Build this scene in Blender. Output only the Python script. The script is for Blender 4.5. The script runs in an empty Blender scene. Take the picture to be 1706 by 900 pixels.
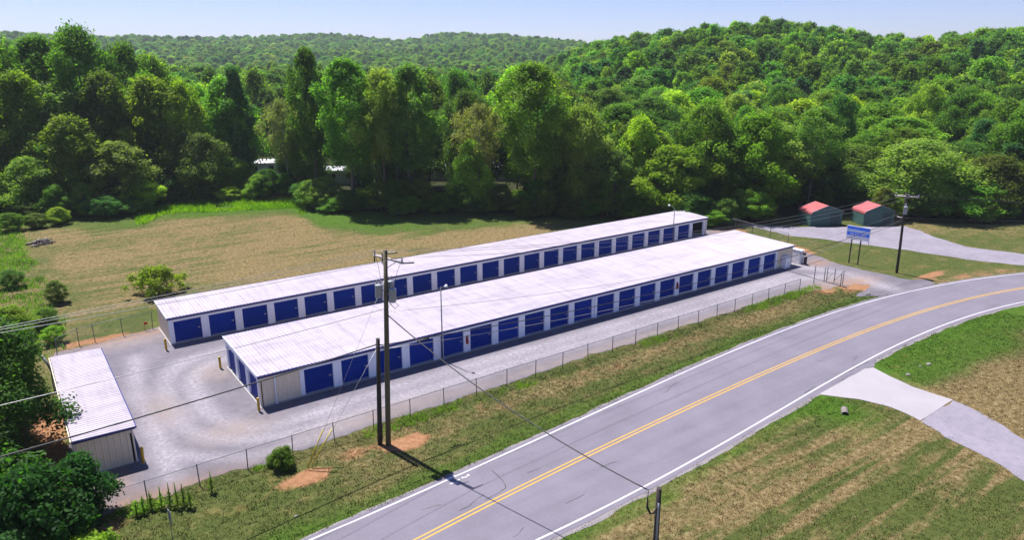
import bpy, bmesh, math, random
import numpy as np
from mathutils import Vector, Matrix
from mathutils.geometry import delaunay_2d_cdt

# ------------------------------------------------------------------ camera, sky, sun, exposure
scene = bpy.context.scene
COL = scene.collection
R = math.radians
YAW = 0.6233                                   # heading of the camera against the buildings
CAMP = Vector((-16.839, -51.044, 25.24)); FPX = 1199.58; PITCH = 0.28486
cam_d = bpy.data.cameras.new('camera'); cam = bpy.data.objects.new('camera', cam_d); COL.objects.link(cam)
cam.location = CAMP
cam.rotation_euler = (math.pi / 2 - PITCH, 0, -YAW)
cam_d.sensor_width = 36.0; cam_d.lens = FPX / 1706 * 36.0
cam_d.clip_start = 0.5; cam_d.clip_end = 9000
scene.camera = cam

SUN_AZ, SUN_EL = R(-82), R(64)                 # heading in which shadows fall, height of the sun
sd = Vector((math.cos(SUN_AZ) * math.cos(SUN_EL), math.sin(SUN_AZ) * math.cos(SUN_EL), -math.sin(SUN_EL)))
sun_d = bpy.data.lights.new('sun', 'SUN'); sun = bpy.data.objects.new('sun', sun_d); COL.objects.link(sun)
sun_d.energy = 5.0; sun_d.angle = R(0.53); sun_d.color = (1.0, 0.955, 0.93)
sun.rotation_euler = sd.to_track_quat('-Z', 'Y').to_euler()
sun.location = (0, 0, 120)

world = bpy.data.worlds.new('World'); scene.world = world; world.use_nodes = True
wn, wl = world.node_tree.nodes, world.node_tree.links
sky = wn.new('ShaderNodeTexSky'); sky.sky_type = 'NISHITA'; sky.sun_disc = False
sky.sun_elevation = SUN_EL; sky.sun_rotation = math.atan2(-sd.x, -sd.y)
sky.altitude = 250; sky.air_density = 1.0; sky.dust_density = 0.35; sky.ozone_density = 2.0
tint = wn.new('ShaderNodeMix'); tint.data_type = 'RGBA'; tint.blend_type = 'MULTIPLY'; tint.inputs[0].default_value = 1.0
tint.inputs[7].default_value = (.79, .80, 1.18, 1); wl.new(sky.outputs[0], tint.inputs[6]); wl.new(tint.outputs[2], wn['Background'].inputs[0])
wn['Background'].inputs[1].default_value = 0.062

vs = scene.view_settings
vs.view_transform = 'Standard'; vs.look = 'None'; vs.gamma = 1.0; vs.exposure = 0.98
scene.cycles.use_denoising = True
scene.cycles.max_bounces = 8; scene.cycles.diffuse_bounces = 3; scene.cycles.glossy_bounces = 2
scene.cycles.transmission_bounces = 3; scene.cycles.volume_bounces = 1; scene.cycles.transparent_max_bounces = 6

# ------------------------------------------------------------------ helpers
rng = np.random.default_rng(11); random.seed(11)
cY, sY = math.cos(YAW), math.sin(YAW)
def cam2site(cx, cy):                          # metres right / ahead of the camera -> site metres
    return (CAMP.x + cx * cY + cy * sY, CAMP.y - cx * sY + cy * cY)
def site2cam(x, y):
    dx, dy = x - CAMP.x, y - CAMP.y
    return dx * cY - dy * sY, dx * sY + dy * cY
def ray(u, v):
    x, y = (u - 853) / FPX, -(v - 450) / FPX
    d = (x, math.cos(PITCH) + y * math.sin(PITCH), -math.sin(PITCH) + y * math.cos(PITCH))
    return Vector((d[0] * cY + d[1] * sY, -d[0] * sY + d[1] * cY, d[2]))
def gp(u, v, z=0.0):                           # survey: sight line met with the level z
    d = ray(u, v); t = (z - CAMP.z) / d.z
    return (CAMP.x + d.x * t, CAMP.y + d.y * t)
def at_y(u, v, y):                             # sight line met with the vertical plane y = const
    d = ray(u, v); return CAMP + d * ((y - CAMP.y) / d.y)

_perm = np.random.default_rng(5).random((256, 256))
def vnoise(x, y, s):
    x = np.asarray(x, float) / s; y = np.asarray(y, float) / s
    xi = np.floor(x).astype(int); yi = np.floor(y).astype(int)
    fx = x - xi; fy = y - yi; fx = fx * fx * (3 - 2 * fx); fy = fy * fy * (3 - 2 * fy)
    g = lambda a, b: _perm[a & 255, b & 255]
    return (g(xi, yi) * (1 - fx) + g(xi + 1, yi) * fx) * (1 - fy) + (g(xi, yi + 1) * (1 - fx) + g(xi + 1, yi + 1) * fx) * fy
def fbm(x, y, s):
    return vnoise(x, y, s) * .55 + vnoise(np.asarray(x) + 31, np.asarray(y) - 17, s / 2.1) * .3 + vnoise(np.asarray(x) - 7, np.asarray(y) + 57, s / 4.3) * .15
def sst(a, b, x):
    t = np.clip((np.asarray(x, float) - a) / (b - a), 0, 1); return t * t * (3 - 2 * t)
def band(x, a, b, s):
    return sst(a - s, a + s, x) * (1 - sst(b - s, b + s, x))

def tag(o, label=None, cat=None, group=None, kind=None):
    if label: o['label'] = label
    if cat: o['category'] = cat
    if group: o['group'] = group
    if kind: o['kind'] = kind
    return o
def empty(name, loc=(0, 0, 0), rz=0.0, label=None, cat=None, group=None):
    o = bpy.data.objects.new(name, None); COL.objects.link(o)
    o.location = loc; o.rotation_euler = (0, 0, rz); o.empty_display_size = 0.3
    return tag(o, label, cat, group)
def link(name, me, mat, parent=None, loc=None, rot=None):
    o = bpy.data.objects.new(name, me); COL.objects.link(o)
    if mat is not None and len(me.materials) == 0: me.materials.append(mat)
    if parent is not None: o.parent = parent
    if loc is not None: o.location = loc
    if rot is not None: o.rotation_euler = rot
    return o
def npmesh(name, V, F, smooth=False):
    me = bpy.data.meshes.new(name)
    V = np.asarray(V, np.float32); F = np.asarray(F, np.int32); k = F.shape[1]
    me.vertices.add(len(V)); me.vertices.foreach_set('co', V.ravel())
    me.loops.add(F.size); me.loops.foreach_set('vertex_index', F.ravel())
    me.polygons.add(len(F))
    me.polygons.foreach_set('loop_start', np.arange(0, F.size, k, dtype=np.int32))
    me.polygons.foreach_set('loop_total', np.full(len(F), k, np.int32))
    me.update(calc_edges=True)
    if smooth: me.polygons.foreach_set('use_smooth', np.ones(len(F), bool))
    return me
class MB:
    def __init__(s): s.v = []; s.f = []; s.sm = []
    def poly(s, pts, flip=False):
        n = len(s.v); s.v += [tuple(p) for p in pts]; idx = list(range(n, n + len(pts)))
        s.f.append(idx[::-1] if flip else idx); s.sm.append(False)
    def box(s, x0, y0, z0, x1, y1, z1):
        n = len(s.v)
        s.v += [(x0, y0, z0), (x1, y0, z0), (x1, y1, z0), (x0, y1, z0), (x0, y0, z1), (x1, y0, z1), (x1, y1, z1), (x0, y1, z1)]
        for q in ((0, 3, 2, 1), (4, 5, 6, 7), (0, 1, 5, 4), (1, 2, 6, 5), (2, 3, 7, 6), (3, 0, 4, 7)):
            s.f.append([n + i for i in q]); s.sm.append(False)
        return s
    def tube(s, pts, rad, n=8, cap=True, smooth=True):
        pts = [Vector(p) for p in pts]
        if not hasattr(rad, '__len__'): rad = [rad] * len(pts)
        base = len(s.v); prev = None
        for i, p in enumerate(pts):
            t = (pts[min(i + 1, len(pts) - 1)] - pts[max(i - 1, 0)]).normalized()
            if prev is None:
                a = Vector((0, 0, 1)) if abs(t.z) < .9 else Vector((1, 0, 0)); u = t.cross(a).normalized()
            else:
                u = (prev - t * prev.dot(t)).normalized()
            prev = u; w = t.cross(u)
            for k in range(n):
                q = p + (u * math.cos(2 * math.pi * k / n) + w * math.sin(2 * math.pi * k / n)) * rad[i]
                s.v.append(tuple(q))
        for i in range(len(pts) - 1):
            for k in range(n):
                a = base + i * n + k; b = base + i * n + (k + 1) % n
                s.f.append([a, b, b + n, a + n]); s.sm.append(smooth)
        if cap:
            s.f.append([base + k for k in range(n)][::-1]); s.sm.append(False)
            m = base + (len(pts) - 1) * n
            s.f.append([m + k for k in range(n)]); s.sm.append(False)
        return s
    def lathe(s, prof, n=16, c=(0, 0, 0)):     # prof: (radius, z)
        s.tube([(c[0], c[1], c[2] + z + i * 1e-6) for i, (r, z) in enumerate(prof)], [max(r, 1e-3) for r, z in prof], n)
        return s
    def mesh(s, name):
        me = bpy.data.meshes.new(name); me.from_pydata(s.v, [], s.f); me.update()
        me.polygons.foreach_set('use_smooth', np.array(s.sm, bool))
        return me
    def build(s, name, mat, parent=None, loc=None, rot=None):
        return link(name, s.mesh(name), mat, parent, loc, rot)

# ------------------------------------------------------------------ materials
def newmat(name):
    m = bpy.data.materials.new(name); m.use_nodes = True
    nt = m.node_tree; return m, nt.nodes, nt.links, nt.nodes['Principled BSDF']
def ramp(n, l, fac, stops):
    r = n.new('ShaderNodeValToRGB'); e = r.color_ramp.elements
    while len(e) < len(stops): e.new(0.5)
    for i, (p, c) in enumerate(stops): e[i].position = p; e[i].color = (*c, 1)
    l.new(fac, r.inputs[0]); return r.outputs[0]
def noise(n, l, vec, scale, detail=4, rough=.6, dist=0.0):
    t = n.new('ShaderNodeTexNoise'); t.inputs['Scale'].default_value = scale; t.inputs['Detail'].default_value = detail
    t.inputs['Roughness'].default_value = rough; t.inputs['Distortion'].default_value = dist
    if vec is not None: l.new(vec, t.inputs['Vector'])
    return t.outputs[0]
def coords(n, l, kind='Object', scale=(1, 1, 1), rz=0.0):
    tc = n.new('ShaderNodeTexCoord')
    mp = n.new('ShaderNodeMapping'); mp.inputs['Scale'].default_value = scale; mp.inputs['Rotation'].default_value = (0, 0, rz)
    l.new(tc.outputs[kind], mp.inputs['Vector']); return mp.outputs[0]
def worldpos(n, l, scale=(1, 1, 1), rz=0.0):
    g = n.new('ShaderNodeNewGeometry'); mp = n.new('ShaderNodeMapping')
    mp.inputs['Scale'].default_value = scale; mp.inputs['Rotation'].default_value = (0, 0, rz)
    l.new(g.outputs['Position'], mp.inputs['Vector']); return mp.outputs[0]
def mixc(n, l, fac, a, b, mode='MIX'):
    m = n.new('ShaderNodeMix'); m.data_type = 'RGBA'; m.blend_type = mode
    for i, s in ((0, fac), (6, a), (7, b)):
        if hasattr(s, 'links') or hasattr(s, 'is_output'): l.new(s, m.inputs[i])
        elif i == 0: m.inputs[0].default_value = s
        else: m.inputs[i].default_value = (*s, 1)
    return m.outputs[2]
def mth(n, l, op, a, b=0.0, c=None, clamp=False):
    m = n.new('ShaderNodeMath'); m.operation = op; m.use_clamp = clamp
    for i, s in enumerate((a, b) if c is None else (a, b, c)):
        if hasattr(s, 'is_output'): l.new(s, m.inputs[i])
        else: m.inputs[i].default_value = s
    return m.outputs[0]
def bump(n, l, bs, h, strength, dist=0.02):
    b = n.new('ShaderNodeBump'); b.inputs['Strength'].default_value = strength; b.inputs['Distance'].default_value = dist
    l.new(h, b.inputs['Height']); l.new(b.outputs[0], bs.inputs['Normal'])
def pmat(name, c1, c2=None, scale=3.0, rough=.6, metal=0.0, bmp=0.0, rnd=0.0, spec=.5, stretch=(1, 1, 1)):
    m, n, l, bs = newmat(name)
    c2 = c2 or tuple(c * .82 for c in c1)
    f = noise(n, l, worldpos(n, l, stretch), scale, 6, .65)
    f = mth(n, l, 'MULTIPLY_ADD', f, 2.2, -0.6, True)
    col = mixc(n, l, f, c2, c1)
    if rnd:
        oi = n.new('ShaderNodeObjectInfo')
        k = mth(n, l, 'MULTIPLY_ADD', oi.outputs['Random'], rnd * 2, 1 - rnd)
        hs = n.new('ShaderNodeHueSaturation'); l.new(k, hs.inputs['Value']); l.new(col, hs.inputs['Color']); col = hs.outputs[0]
    l.new(col, bs.inputs['Base Color'])
    bs.inputs['Roughness'].default_value = rough; bs.inputs['Metallic'].default_value = metal
    bs.inputs['Specular IOR Level'].default_value = spec
    if bmp: bump(n, l, bs, noise(n, l, worldpos(n, l), scale * 6, 4), bmp)
    return m

M = {}
M['white'] = pmat('white_trim_paint', (.84, .86, .94), (.76, .78, .86), 1.3, .45, rnd=.04, spec=.3)
M['blue'] = pmat('blue_door_paint', (.0018, .032, .275), (.0014, .025, .225), .9, .5, rnd=.12, spec=.08)
M['navy'] = pmat('navy_fascia_paint', (.010, .018, .15), (.008, .014, .11), 2, .4)
M['beige'] = pmat('beige_wall_sheet', (.80, .67, .50), (.68, .57, .43), .8, .55, rnd=.03)
M['concrete'] = pmat('concrete', (0.3, 0.279, 0.294), (0.252, 0.234, 0.246), .35, .9, bmp=.15)
M['slab'] = pmat('slab_concrete', (.36, .34, .33), (.26, .25, .25), 2, .9, bmp=.2)
M['steel'] = pmat('galvanised_steel', (0.35, 0.357, 0.378), (0.252, 0.259, 0.28), 4, .38, .8)
M['post'] = pmat('fence_post_steel', (.20, .20, .22), (.13, .13, .14), 5, .5, .5)
M['chain'] = pmat('chain_link_wire', (.34, .35, .37), (.24, .25, .27), 5, .5, .5)
M['yellow'] = pmat('yellow_paint', (0.525, 0.329, 0.0105), (0.434, 0.266, 0.014), 6, .5, bmp=.1)
M['ywrap'] = pmat('yellow_plastic', (0.546, 0.434, 0.014), (0.462, 0.35, 0.014), 6, .4)
M['wood'] = pmat('weathered_pole_wood', (.125, .105, .058), (.070, .060, .034), 3, .9, bmp=.5, stretch=(6, 6, .5))
M['creo'] = pmat('creosote_pole_wood', (.045, .034, .028), (.022, .017, .014), 3, .85, bmp=.5, stretch=(6, 6, .5))
M['arm'] = pmat('crossarm_wood', (.42, .38, .37), (.32, .29, .28), 3, .9)
M['tank'] = pmat('transformer_grey_paint', (0.294, 0.315, 0.35), (0.238, 0.259, 0.287), 3, .4)
M['porc'] = pmat('porcelain', (0.364, 0.343, 0.364), (0.28, 0.266, 0.28), 5, .25)
M['black'] = pmat('black_cable_jacket', (.025, .025, .028), (.018, .018, .02), 3, .6)
M['alu'] = pmat('bare_aluminium_wire', (0.385, 0.378, 0.364), (0.294, 0.287, 0.28), 4, .4, .6)
M['red'] = pmat('red_roof_sheet', (.44, .095, .10), (.36, .07, .075), .8, .45)
M['green'] = pmat('green_wall_sheet', (.032, .105, .092), (.025, .082, .073), 1.2, .5)
M['dgreen'] = pmat('dark_green_door', (.012, .05, .05), (.01, .04, .04), 1.2, .5)
M['signblue'] = pmat('sign_blue_print', (.02, .19, .95), (.018, .17, .88), 3, .4)
M['signwhite'] = pmat('sign_white_panel', (.82, .81, .84), (.76, .75, .78), 3, .4)
M['redbox'] = pmat('red_enamel', (.45, .02, .02), (.36, .016, .016), 3, .35)
M['dark'] = pmat('dark_goods_and_shade', (.06, .06, .065), (.04, .04, .045), 3, .7)  # dark boxes and walls, also the shade painted into the open unit
M['grey'] = pmat('grey_paint', (.30, .31, .35), (.24, .25, .28), 3, .5)
M['bark'] = pmat('tree_bark', (.16, .13, .10), (.08, .065, .05), 3, .95, bmp=.5, stretch=(3, 3, .6))
M['palebark'] = pmat('pale_bark', (.36, .33, .29), (.22, .20, .17), 3, .9, bmp=.4, stretch=(3, 3, .6))
M['log'] = pmat('cut_log_wood', (0.252, 0.21, 0.168), (0.14, 0.1155, 0.091), 2.5, .9)
M['pipe'] = pmat('corrugated_pipe_metal', (.20, .185, .17), (.13, .10, .08), 3, .6)
M['home'] = pmat('mobile_home_siding', (0.504, 0.504, 0.525), (0.42, 0.42, 0.441), .6, .6)
M['homeroof'] = pmat('mobile_home_roof', (0.42, 0.42, 0.441), (0.336, 0.336, 0.35), .6, .6)
M['dwin'] = pmat('dark_window_glass', (.03, .035, .045), (.02, .025, .03), 2, .15)
M['rock'] = pmat('pale_rock', (.20, .19, .17), (.14, .13, .115), 3, .9, bmp=.3)

def m_roof():
    m, n, l, bs = newmat('white_metal_roofing')
    p = worldpos(n, l, (.35, 1.6, 1)); p2 = worldpos(n, l, (2.2, .3, 1))
    a = noise(n, l, p, .45, 6, .62); b = noise(n, l, p2, .9, 5, .6)
    s = ramp(n, l, a, [(.30, (.375, .335, .38)), (.50, (.35, .315, .355)), (.60, (.315, .282, .318)), (.74, (.26, .235, .265))])
    st = ramp(n, l, b, [(.46, (1, 1, 1)), (.60, (.90, .885, .90)), (.74, (.76, .74, .75))])
    c = mixc(n, l, 1.0, s, st, 'MULTIPLY')
    oi = n.new('ShaderNodeObjectInfo'); hs = n.new('ShaderNodeHueSaturation')
    l.new(mth(n, l, 'MULTIPLY_ADD', oi.outputs['Random'], .05, .965), hs.inputs['Value']); l.new(c, hs.inputs['Color'])
    l.new(hs.outputs[0], bs.inputs['Base Color']); bs.inputs['Roughness'].default_value = .5
    return m
M['roof'] = m_roof()

def attr(n, name):
    a = n.new('ShaderNodeAttribute'); a.attribute_name = name; return a
def m_leaf(name, a, b, trans=.55, rnd=.25):
    m, n, l, bs = newmat(name)
    t = attr(n, 'tint'); oi = n.new('ShaderNodeObjectInfo')
    c = mixc(n, l, t.outputs['Fac'], a, b)
    hs = n.new('ShaderNodeHueSaturation')
    l.new(c, hs.inputs['Color'])
    l.new(mth(n, l, 'MULTIPLY_ADD', oi.outputs['Random'], rnd * 3.2, 1 - rnd * 1.6), hs.inputs['Value'])
    r2 = mth(n, l, 'FRACT', mth(n, l, 'MULTIPLY', oi.outputs['Random'], 17.31))
    l.new(mth(n, l, 'MULTIPLY_ADD', r2, .05, .475), hs.inputs['Hue'])
    l.new(hs.outputs[0], bs.inputs['Base Color']); bs.inputs['Roughness'].default_value = .6
    bs.inputs['Specular IOR Level'].default_value = .12
    tr = n.new('ShaderNodeBsdfTranslucent')
    l.new(mixc(n, l, 1.0, hs.outputs[0], (1.38, 1.62, .42), 'MULTIPLY'), tr.inputs[0])
    mx = n.new('ShaderNodeMixShader'); mx.inputs[0].default_value = trans
    l.new(bs.outputs[0], mx.inputs[1]); l.new(tr.outputs[0], mx.inputs[2])
    l.new(mx.outputs[0], n['Material Output'].inputs[0])
    return m
M['leaf_mid'] = m_leaf('leaves_mid_green', (.080, .170, .020), (.185, .320, .034))
M['leaf_dark'] = m_leaf('leaves_dark_green', (.048, .118, .024), (.112, .225, .038))
M['leaf_bright'] = m_leaf('leaves_bright_green', (.150, .262, .018), (.290, .405, .030))
M['leaf_olive'] = m_leaf('leaves_olive', (.115, .185, .030), (.215, .290, .056))
M['leaf_shade'] = m_leaf('leaves_deep_green', (.026, .074, .014), (.062, .145, .024))
M['leaf_brown'] = m_leaf('leaves_brownish_olive', (.150, .180, .050), (.240, .255, .090))
M['leaf_blue'] = m_leaf('leaves_bluish_green', (.042, .112, .038), (.092, .188, .058))

def m_grass(name, ground=True):
    m, n, l, bs = newmat(name)
    A = attr(n, 'mask'); sp = n.new('ShaderNodeSeparateColor'); l.new(A.outputs['Color'], sp.inputs[0])
    dry, lush, dirt = sp.outputs
    w = worldpos(n, l)
    n1 = noise(n, l, w, .55, 6, .66); n2 = noise(n, l, w, 2.6, 6, .7); n3 = noise(n, l, w, 9, 4, .7)
    stv = worldpos(n, l, (.07, 1.0, 1), -0.06); stn = noise(n, l, stv, .62, 6, .62, .45)
    F = attr(n, 'mask2'); sp2 = n.new('ShaderNodeSeparateColor'); l.new(F.outputs['Color'], sp2.inputs[0])
    forest, streak, _ = sp2.outputs
    green = ramp(n, l, n2, [(.25, (0.0323, 0.0473, 0.0104)), (.5, (0.0565, 0.0727, 0.0173)), (.75, (0.0865, 0.0951, 0.0288))])
    dryc = ramp(n, l, n2, [(.28, (0.0643, 0.0448, 0.0148)), (.5, (0.1426, 0.1059, 0.0466)), (.70, (0.2572, 0.2058, 0.1061))])
    lushc = ramp(n, l, n2, [(.25, (0.0259, 0.0605, 0.0058)), (.5, (0.045, 0.0951, 0.0086)), (.75, (0.0692, 0.1269, 0.015))])
    dirtc = ramp(n, l, n2, [(.25, (0.1471, 0.0685, 0.0311)), (.5, (0.2470, 0.1269, 0.0644)), (.75, (0.3294, 0.1877, 0.1038))])
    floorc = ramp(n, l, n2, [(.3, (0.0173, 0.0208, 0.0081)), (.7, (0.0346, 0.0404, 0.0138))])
    v = mth(n, l, 'ADD', mth(n, l, 'MULTIPLY', n1, 1.5), mth(n, l, 'MULTIPLY', n3, .8))      # ~ 1.15 mean
    sv = mth(n, l, 'MULTIPLY', mth(n, l, 'SUBTRACT', stn, .5), mth(n, l, 'MULTIPLY', streak, 6.0))
    def fac(x, k, extra=None):
        y = mth(n, l, 'MULTIPLY_ADD', mth(n, l, 'SUBTRACT', v, 1.15), k, x)
        if extra is not None: y = mth(n, l, 'ADD', y, extra)
        return mth(n, l, 'MULTIPLY_ADD', mth(n, l, 'SUBTRACT', y, .5), 1.7, .5, True)
    c = mixc(n, l, fac(dry, .9, sv), green, dryc)
    c = mixc(n, l, fac(lush, .7), c, lushc)
    c = mixc(n, l, fac(dirt, 1.25), c, dirtc)
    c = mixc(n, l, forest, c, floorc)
    if not ground: c = mixc(n, l, 1.0, c, (1.35, 1.30, 1.2), 'MULTIPLY')      # blade colour lightened to offset their dark shading
    l.new(c, bs.inputs['Base Color']); bs.inputs['Roughness'].default_value = 1.0
    bs.inputs['Specular IOR Level'].default_value = .1
    if ground: bump(n, l, bs, mth(n, l, 'ADD', n3, mth(n, l, 'MULTIPLY', n2, 2.0)), .55, .06)
    return m
M['ground'] = m_grass('mown_grass_ground'); M['blade'] = m_grass('grass_blades', False)

def m_asphalt():
    m, n, l, bs = newmat('old_asphalt')
    w = worldpos(n, l); st = worldpos(n, l, (.05, 1, 1), -.07)
    a = noise(n, l, w, .25, 5, .6); b = noise(n, l, w, 22, 3, .8); s = noise(n, l, st, 1.3, 5, .6)
    c = ramp(n, l, a, [(.3, (0.1395, 0.1271, 0.155)), (.7, (0.1705, 0.1562, 0.1891))])
    c = mixc(n, l, 1.0, c, ramp(n, l, s, [(.32, (.90, .90, .905)), (.55, (1, 1, 1)), (.8, (1.04, 1.035, 1.04))]), 'MULTIPLY')
    c = mixc(n, l, 1.0, c, ramp(n, l, b, [(.28, (.74, .74, .75)), (.55, (1, 1, 1)), (.8, (1.15, 1.14, 1.14))]), 'MULTIPLY')
    l.new(c, bs.inputs['Base Color']); bs.inputs['Roughness'].default_value = .88
    bs.inputs['Specular IOR Level'].default_value = .3
    bump(n, l, bs, b, .4, .01); return m
M['asphalt'] = m_asphalt()
def m_gravel(name, hi, lo, tan, use_attr=True):
    m, n, l, bs = newmat(name)
    w = worldpos(n, l); a = noise(n, l, w, .22, 6, .6, .4); b = noise(n, l, w, 1.3, 6, .7); g = noise(n, l, w, 14, 4, .8)
    c = ramp(n, l, a, [(.32, lo), (.66, hi)])
    c = mixc(n, l, 1.0, c, ramp(n, l, b, [(.28, (.80, .80, .81)), (.52, (1, 1, 1)), (.75, (1.10, 1.09, 1.08))]), 'MULTIPLY')
    if use_attr:
        A = attr(n, 'mask'); sp = n.new('ShaderNodeSeparateColor'); l.new(A.outputs['Color'], sp.inputs[0])
        f = mth(n, l, 'MULTIPLY', sp.outputs[0], mth(n, l, 'MULTIPLY_ADD', noise(n, l, w, 3.2, 6, .75), 2.6, -.75, True))
        c = mixc(n, l, f, c, (.30, .28, .305))
        f = mth(n, l, 'MULTIPLY', sp.outputs[1], mth(n, l, 'MULTIPLY_ADD', b, 1.8, -.2, True))
        c = mixc(n, l, f, c, tan)
        f = mth(n, l, 'MULTIPLY', sp.outputs[2], mth(n, l, 'MULTIPLY_ADD', b, 1.7, -.2, True))
        c = mixc(n, l, f, c, (.25, .155, .10))
    c = mixc(n, l, 1.0, c, ramp(n, l, g, [(.3, (.72, .72, .73)), (.52, (1, 1, 1)), (.75, (1.2, 1.2, 1.19))]), 'MULTIPLY')
    l.new(c, bs.inputs['Base Color']); bs.inputs['Roughness'].default_value = .95; bs.inputs['Specular IOR Level'].default_value = .2
    bump(n, l, bs, mth(n, l, 'ADD', g, mth(n, l, 'MULTIPLY', b, .6)), .6, .03); return m
M['gravel'] = m_gravel('crushed_stone', (.160, .146, .168), (.112, .103, .121), (0.2232, 0.1829, 0.1643))
M['drive'] = m_gravel('pale_drive_gravel', (0.2294, 0.2108, 0.248), (0.1922, 0.1767, 0.2077), (0.31, 0.2604, 0.2294), False)
M['shoulder'] = m_gravel('shoulder_gravel', (0.2232, 0.2046, 0.2077), (0.1736, 0.1581, 0.155), (0.31, 0.2604, 0.2294), False)
M['linewhite'] = pmat('white_road_paint', (0.5304, 0.5168, 0.544), (0.3944, 0.3808, 0.408), 2.2, .7)
M['lineyellow'] = pmat('yellow_road_paint', (0.4896, 0.2856, 0.0238), (0.3536, 0.2108, 0.0408), 2.2, .7)
M['tar'] = pmat('crack_sealer', (.035, .034, .038), (.06, .058, .062), 2, .6)

# ------------------------------------------------------------------ terrain
TL_U = [-400, 0, 100, 200, 235, 470, 505, 617, 868, 1000, 1200, 1330, 1500, 1706, 2100]
TL_R = [146, 140, 136, 138, 143, 141, 128, 122.5, 120, 118, 117, 124, 131, 139, 150]
def tl_r(az):                                   # distance of the forest edge seen from the camera, by bearing
    return np.interp(np.tan(az) * FPX / math.cos(PITCH) * 1.0 + 853, TL_U, TL_R)
def polar(x, y):
    cx, cy = site2cam(np.asarray(x, float), np.asarray(y, float))
    return np.arctan2(cx, cy), np.hypot(cx, cy)
def terr(x, y):
    az, r = polar(x, y)
    wr = sst(R(-1), R(11), az); wl_ = 1 - sst(R(-36), R(-22), az)
    far = 47 * sst(620, 1500, r)
    right = (21 - 4.5 * sst(R(18), R(34), az)) * sst(150, 400, r) + 3 * np.sin(az * 21 + 1) * sst(250, 400, r)
    left = 9 * sst(140, 230, r) + 6 * sst(230, 420, r)
    und = (vnoise(x, y, 70) - .5) * 7 * sst(170, 330, r) + (vnoise(x + 400, y, 190) - .5) * 22 * sst(700, 1300, r)
    h = far * (1 - wr) + np.maximum(right, far * .4) * wr
    h = np.maximum(h, left * wl_) + und
    behind = sst(R(60), R(85), np.abs(az))
    return h * (1 - behind)
# centre and edge lines of the road, surveyed
N_L = [(-6.08, -17.35), (3.01, -16.68), (10.83, -15.9), (24.04, -14.74), (37.78, -13.6), (52.47, -13.35), (63.2, -14.21), (73.5, -16.04), (83.54, -18.99)]
C_L = [(-1.28, -20.8), (4.4, -20.2), (13.24, -19.41), (26.24, -18.75), (44.35, -18.05), (55, -18.3), (66, -19.29), (77.73, -21.6)]
S_L = [(3.78, -24.64), (8.57, -24.4), (19.69, -23.9), (31.56, -22.9), (37.39, -22.35), (44.29, -21.75), (54.35, -21.6), (61.9, -22.2), (71.83, -23.5)]
def curve(pts, deg=4):
    p = np.array(pts); k = np.polyfit(p[:, 0] / 50, p[:, 1], deg); dk = np.polyder(k)
    a, b = p[0, 0], p[-1, 0]
    def f(x):
        x = np.asarray(x, float); y = np.polyval(k, np.clip(x, a, b) / 50)
        y = y + np.where(x < a, (x - a) * .075, 0)
        s1 = -0.30
        return y + np.where(x > b, (x - b) * s1 - .0035 * (x - b) ** 2, 0)
    return f
fN, fC, fS = curve(N_L), curve(C_L), curve(S_L)
def fence_y(x): return -8.35 + (np.asarray(x, float) + 12.7) * (1.25 / 67)

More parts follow.
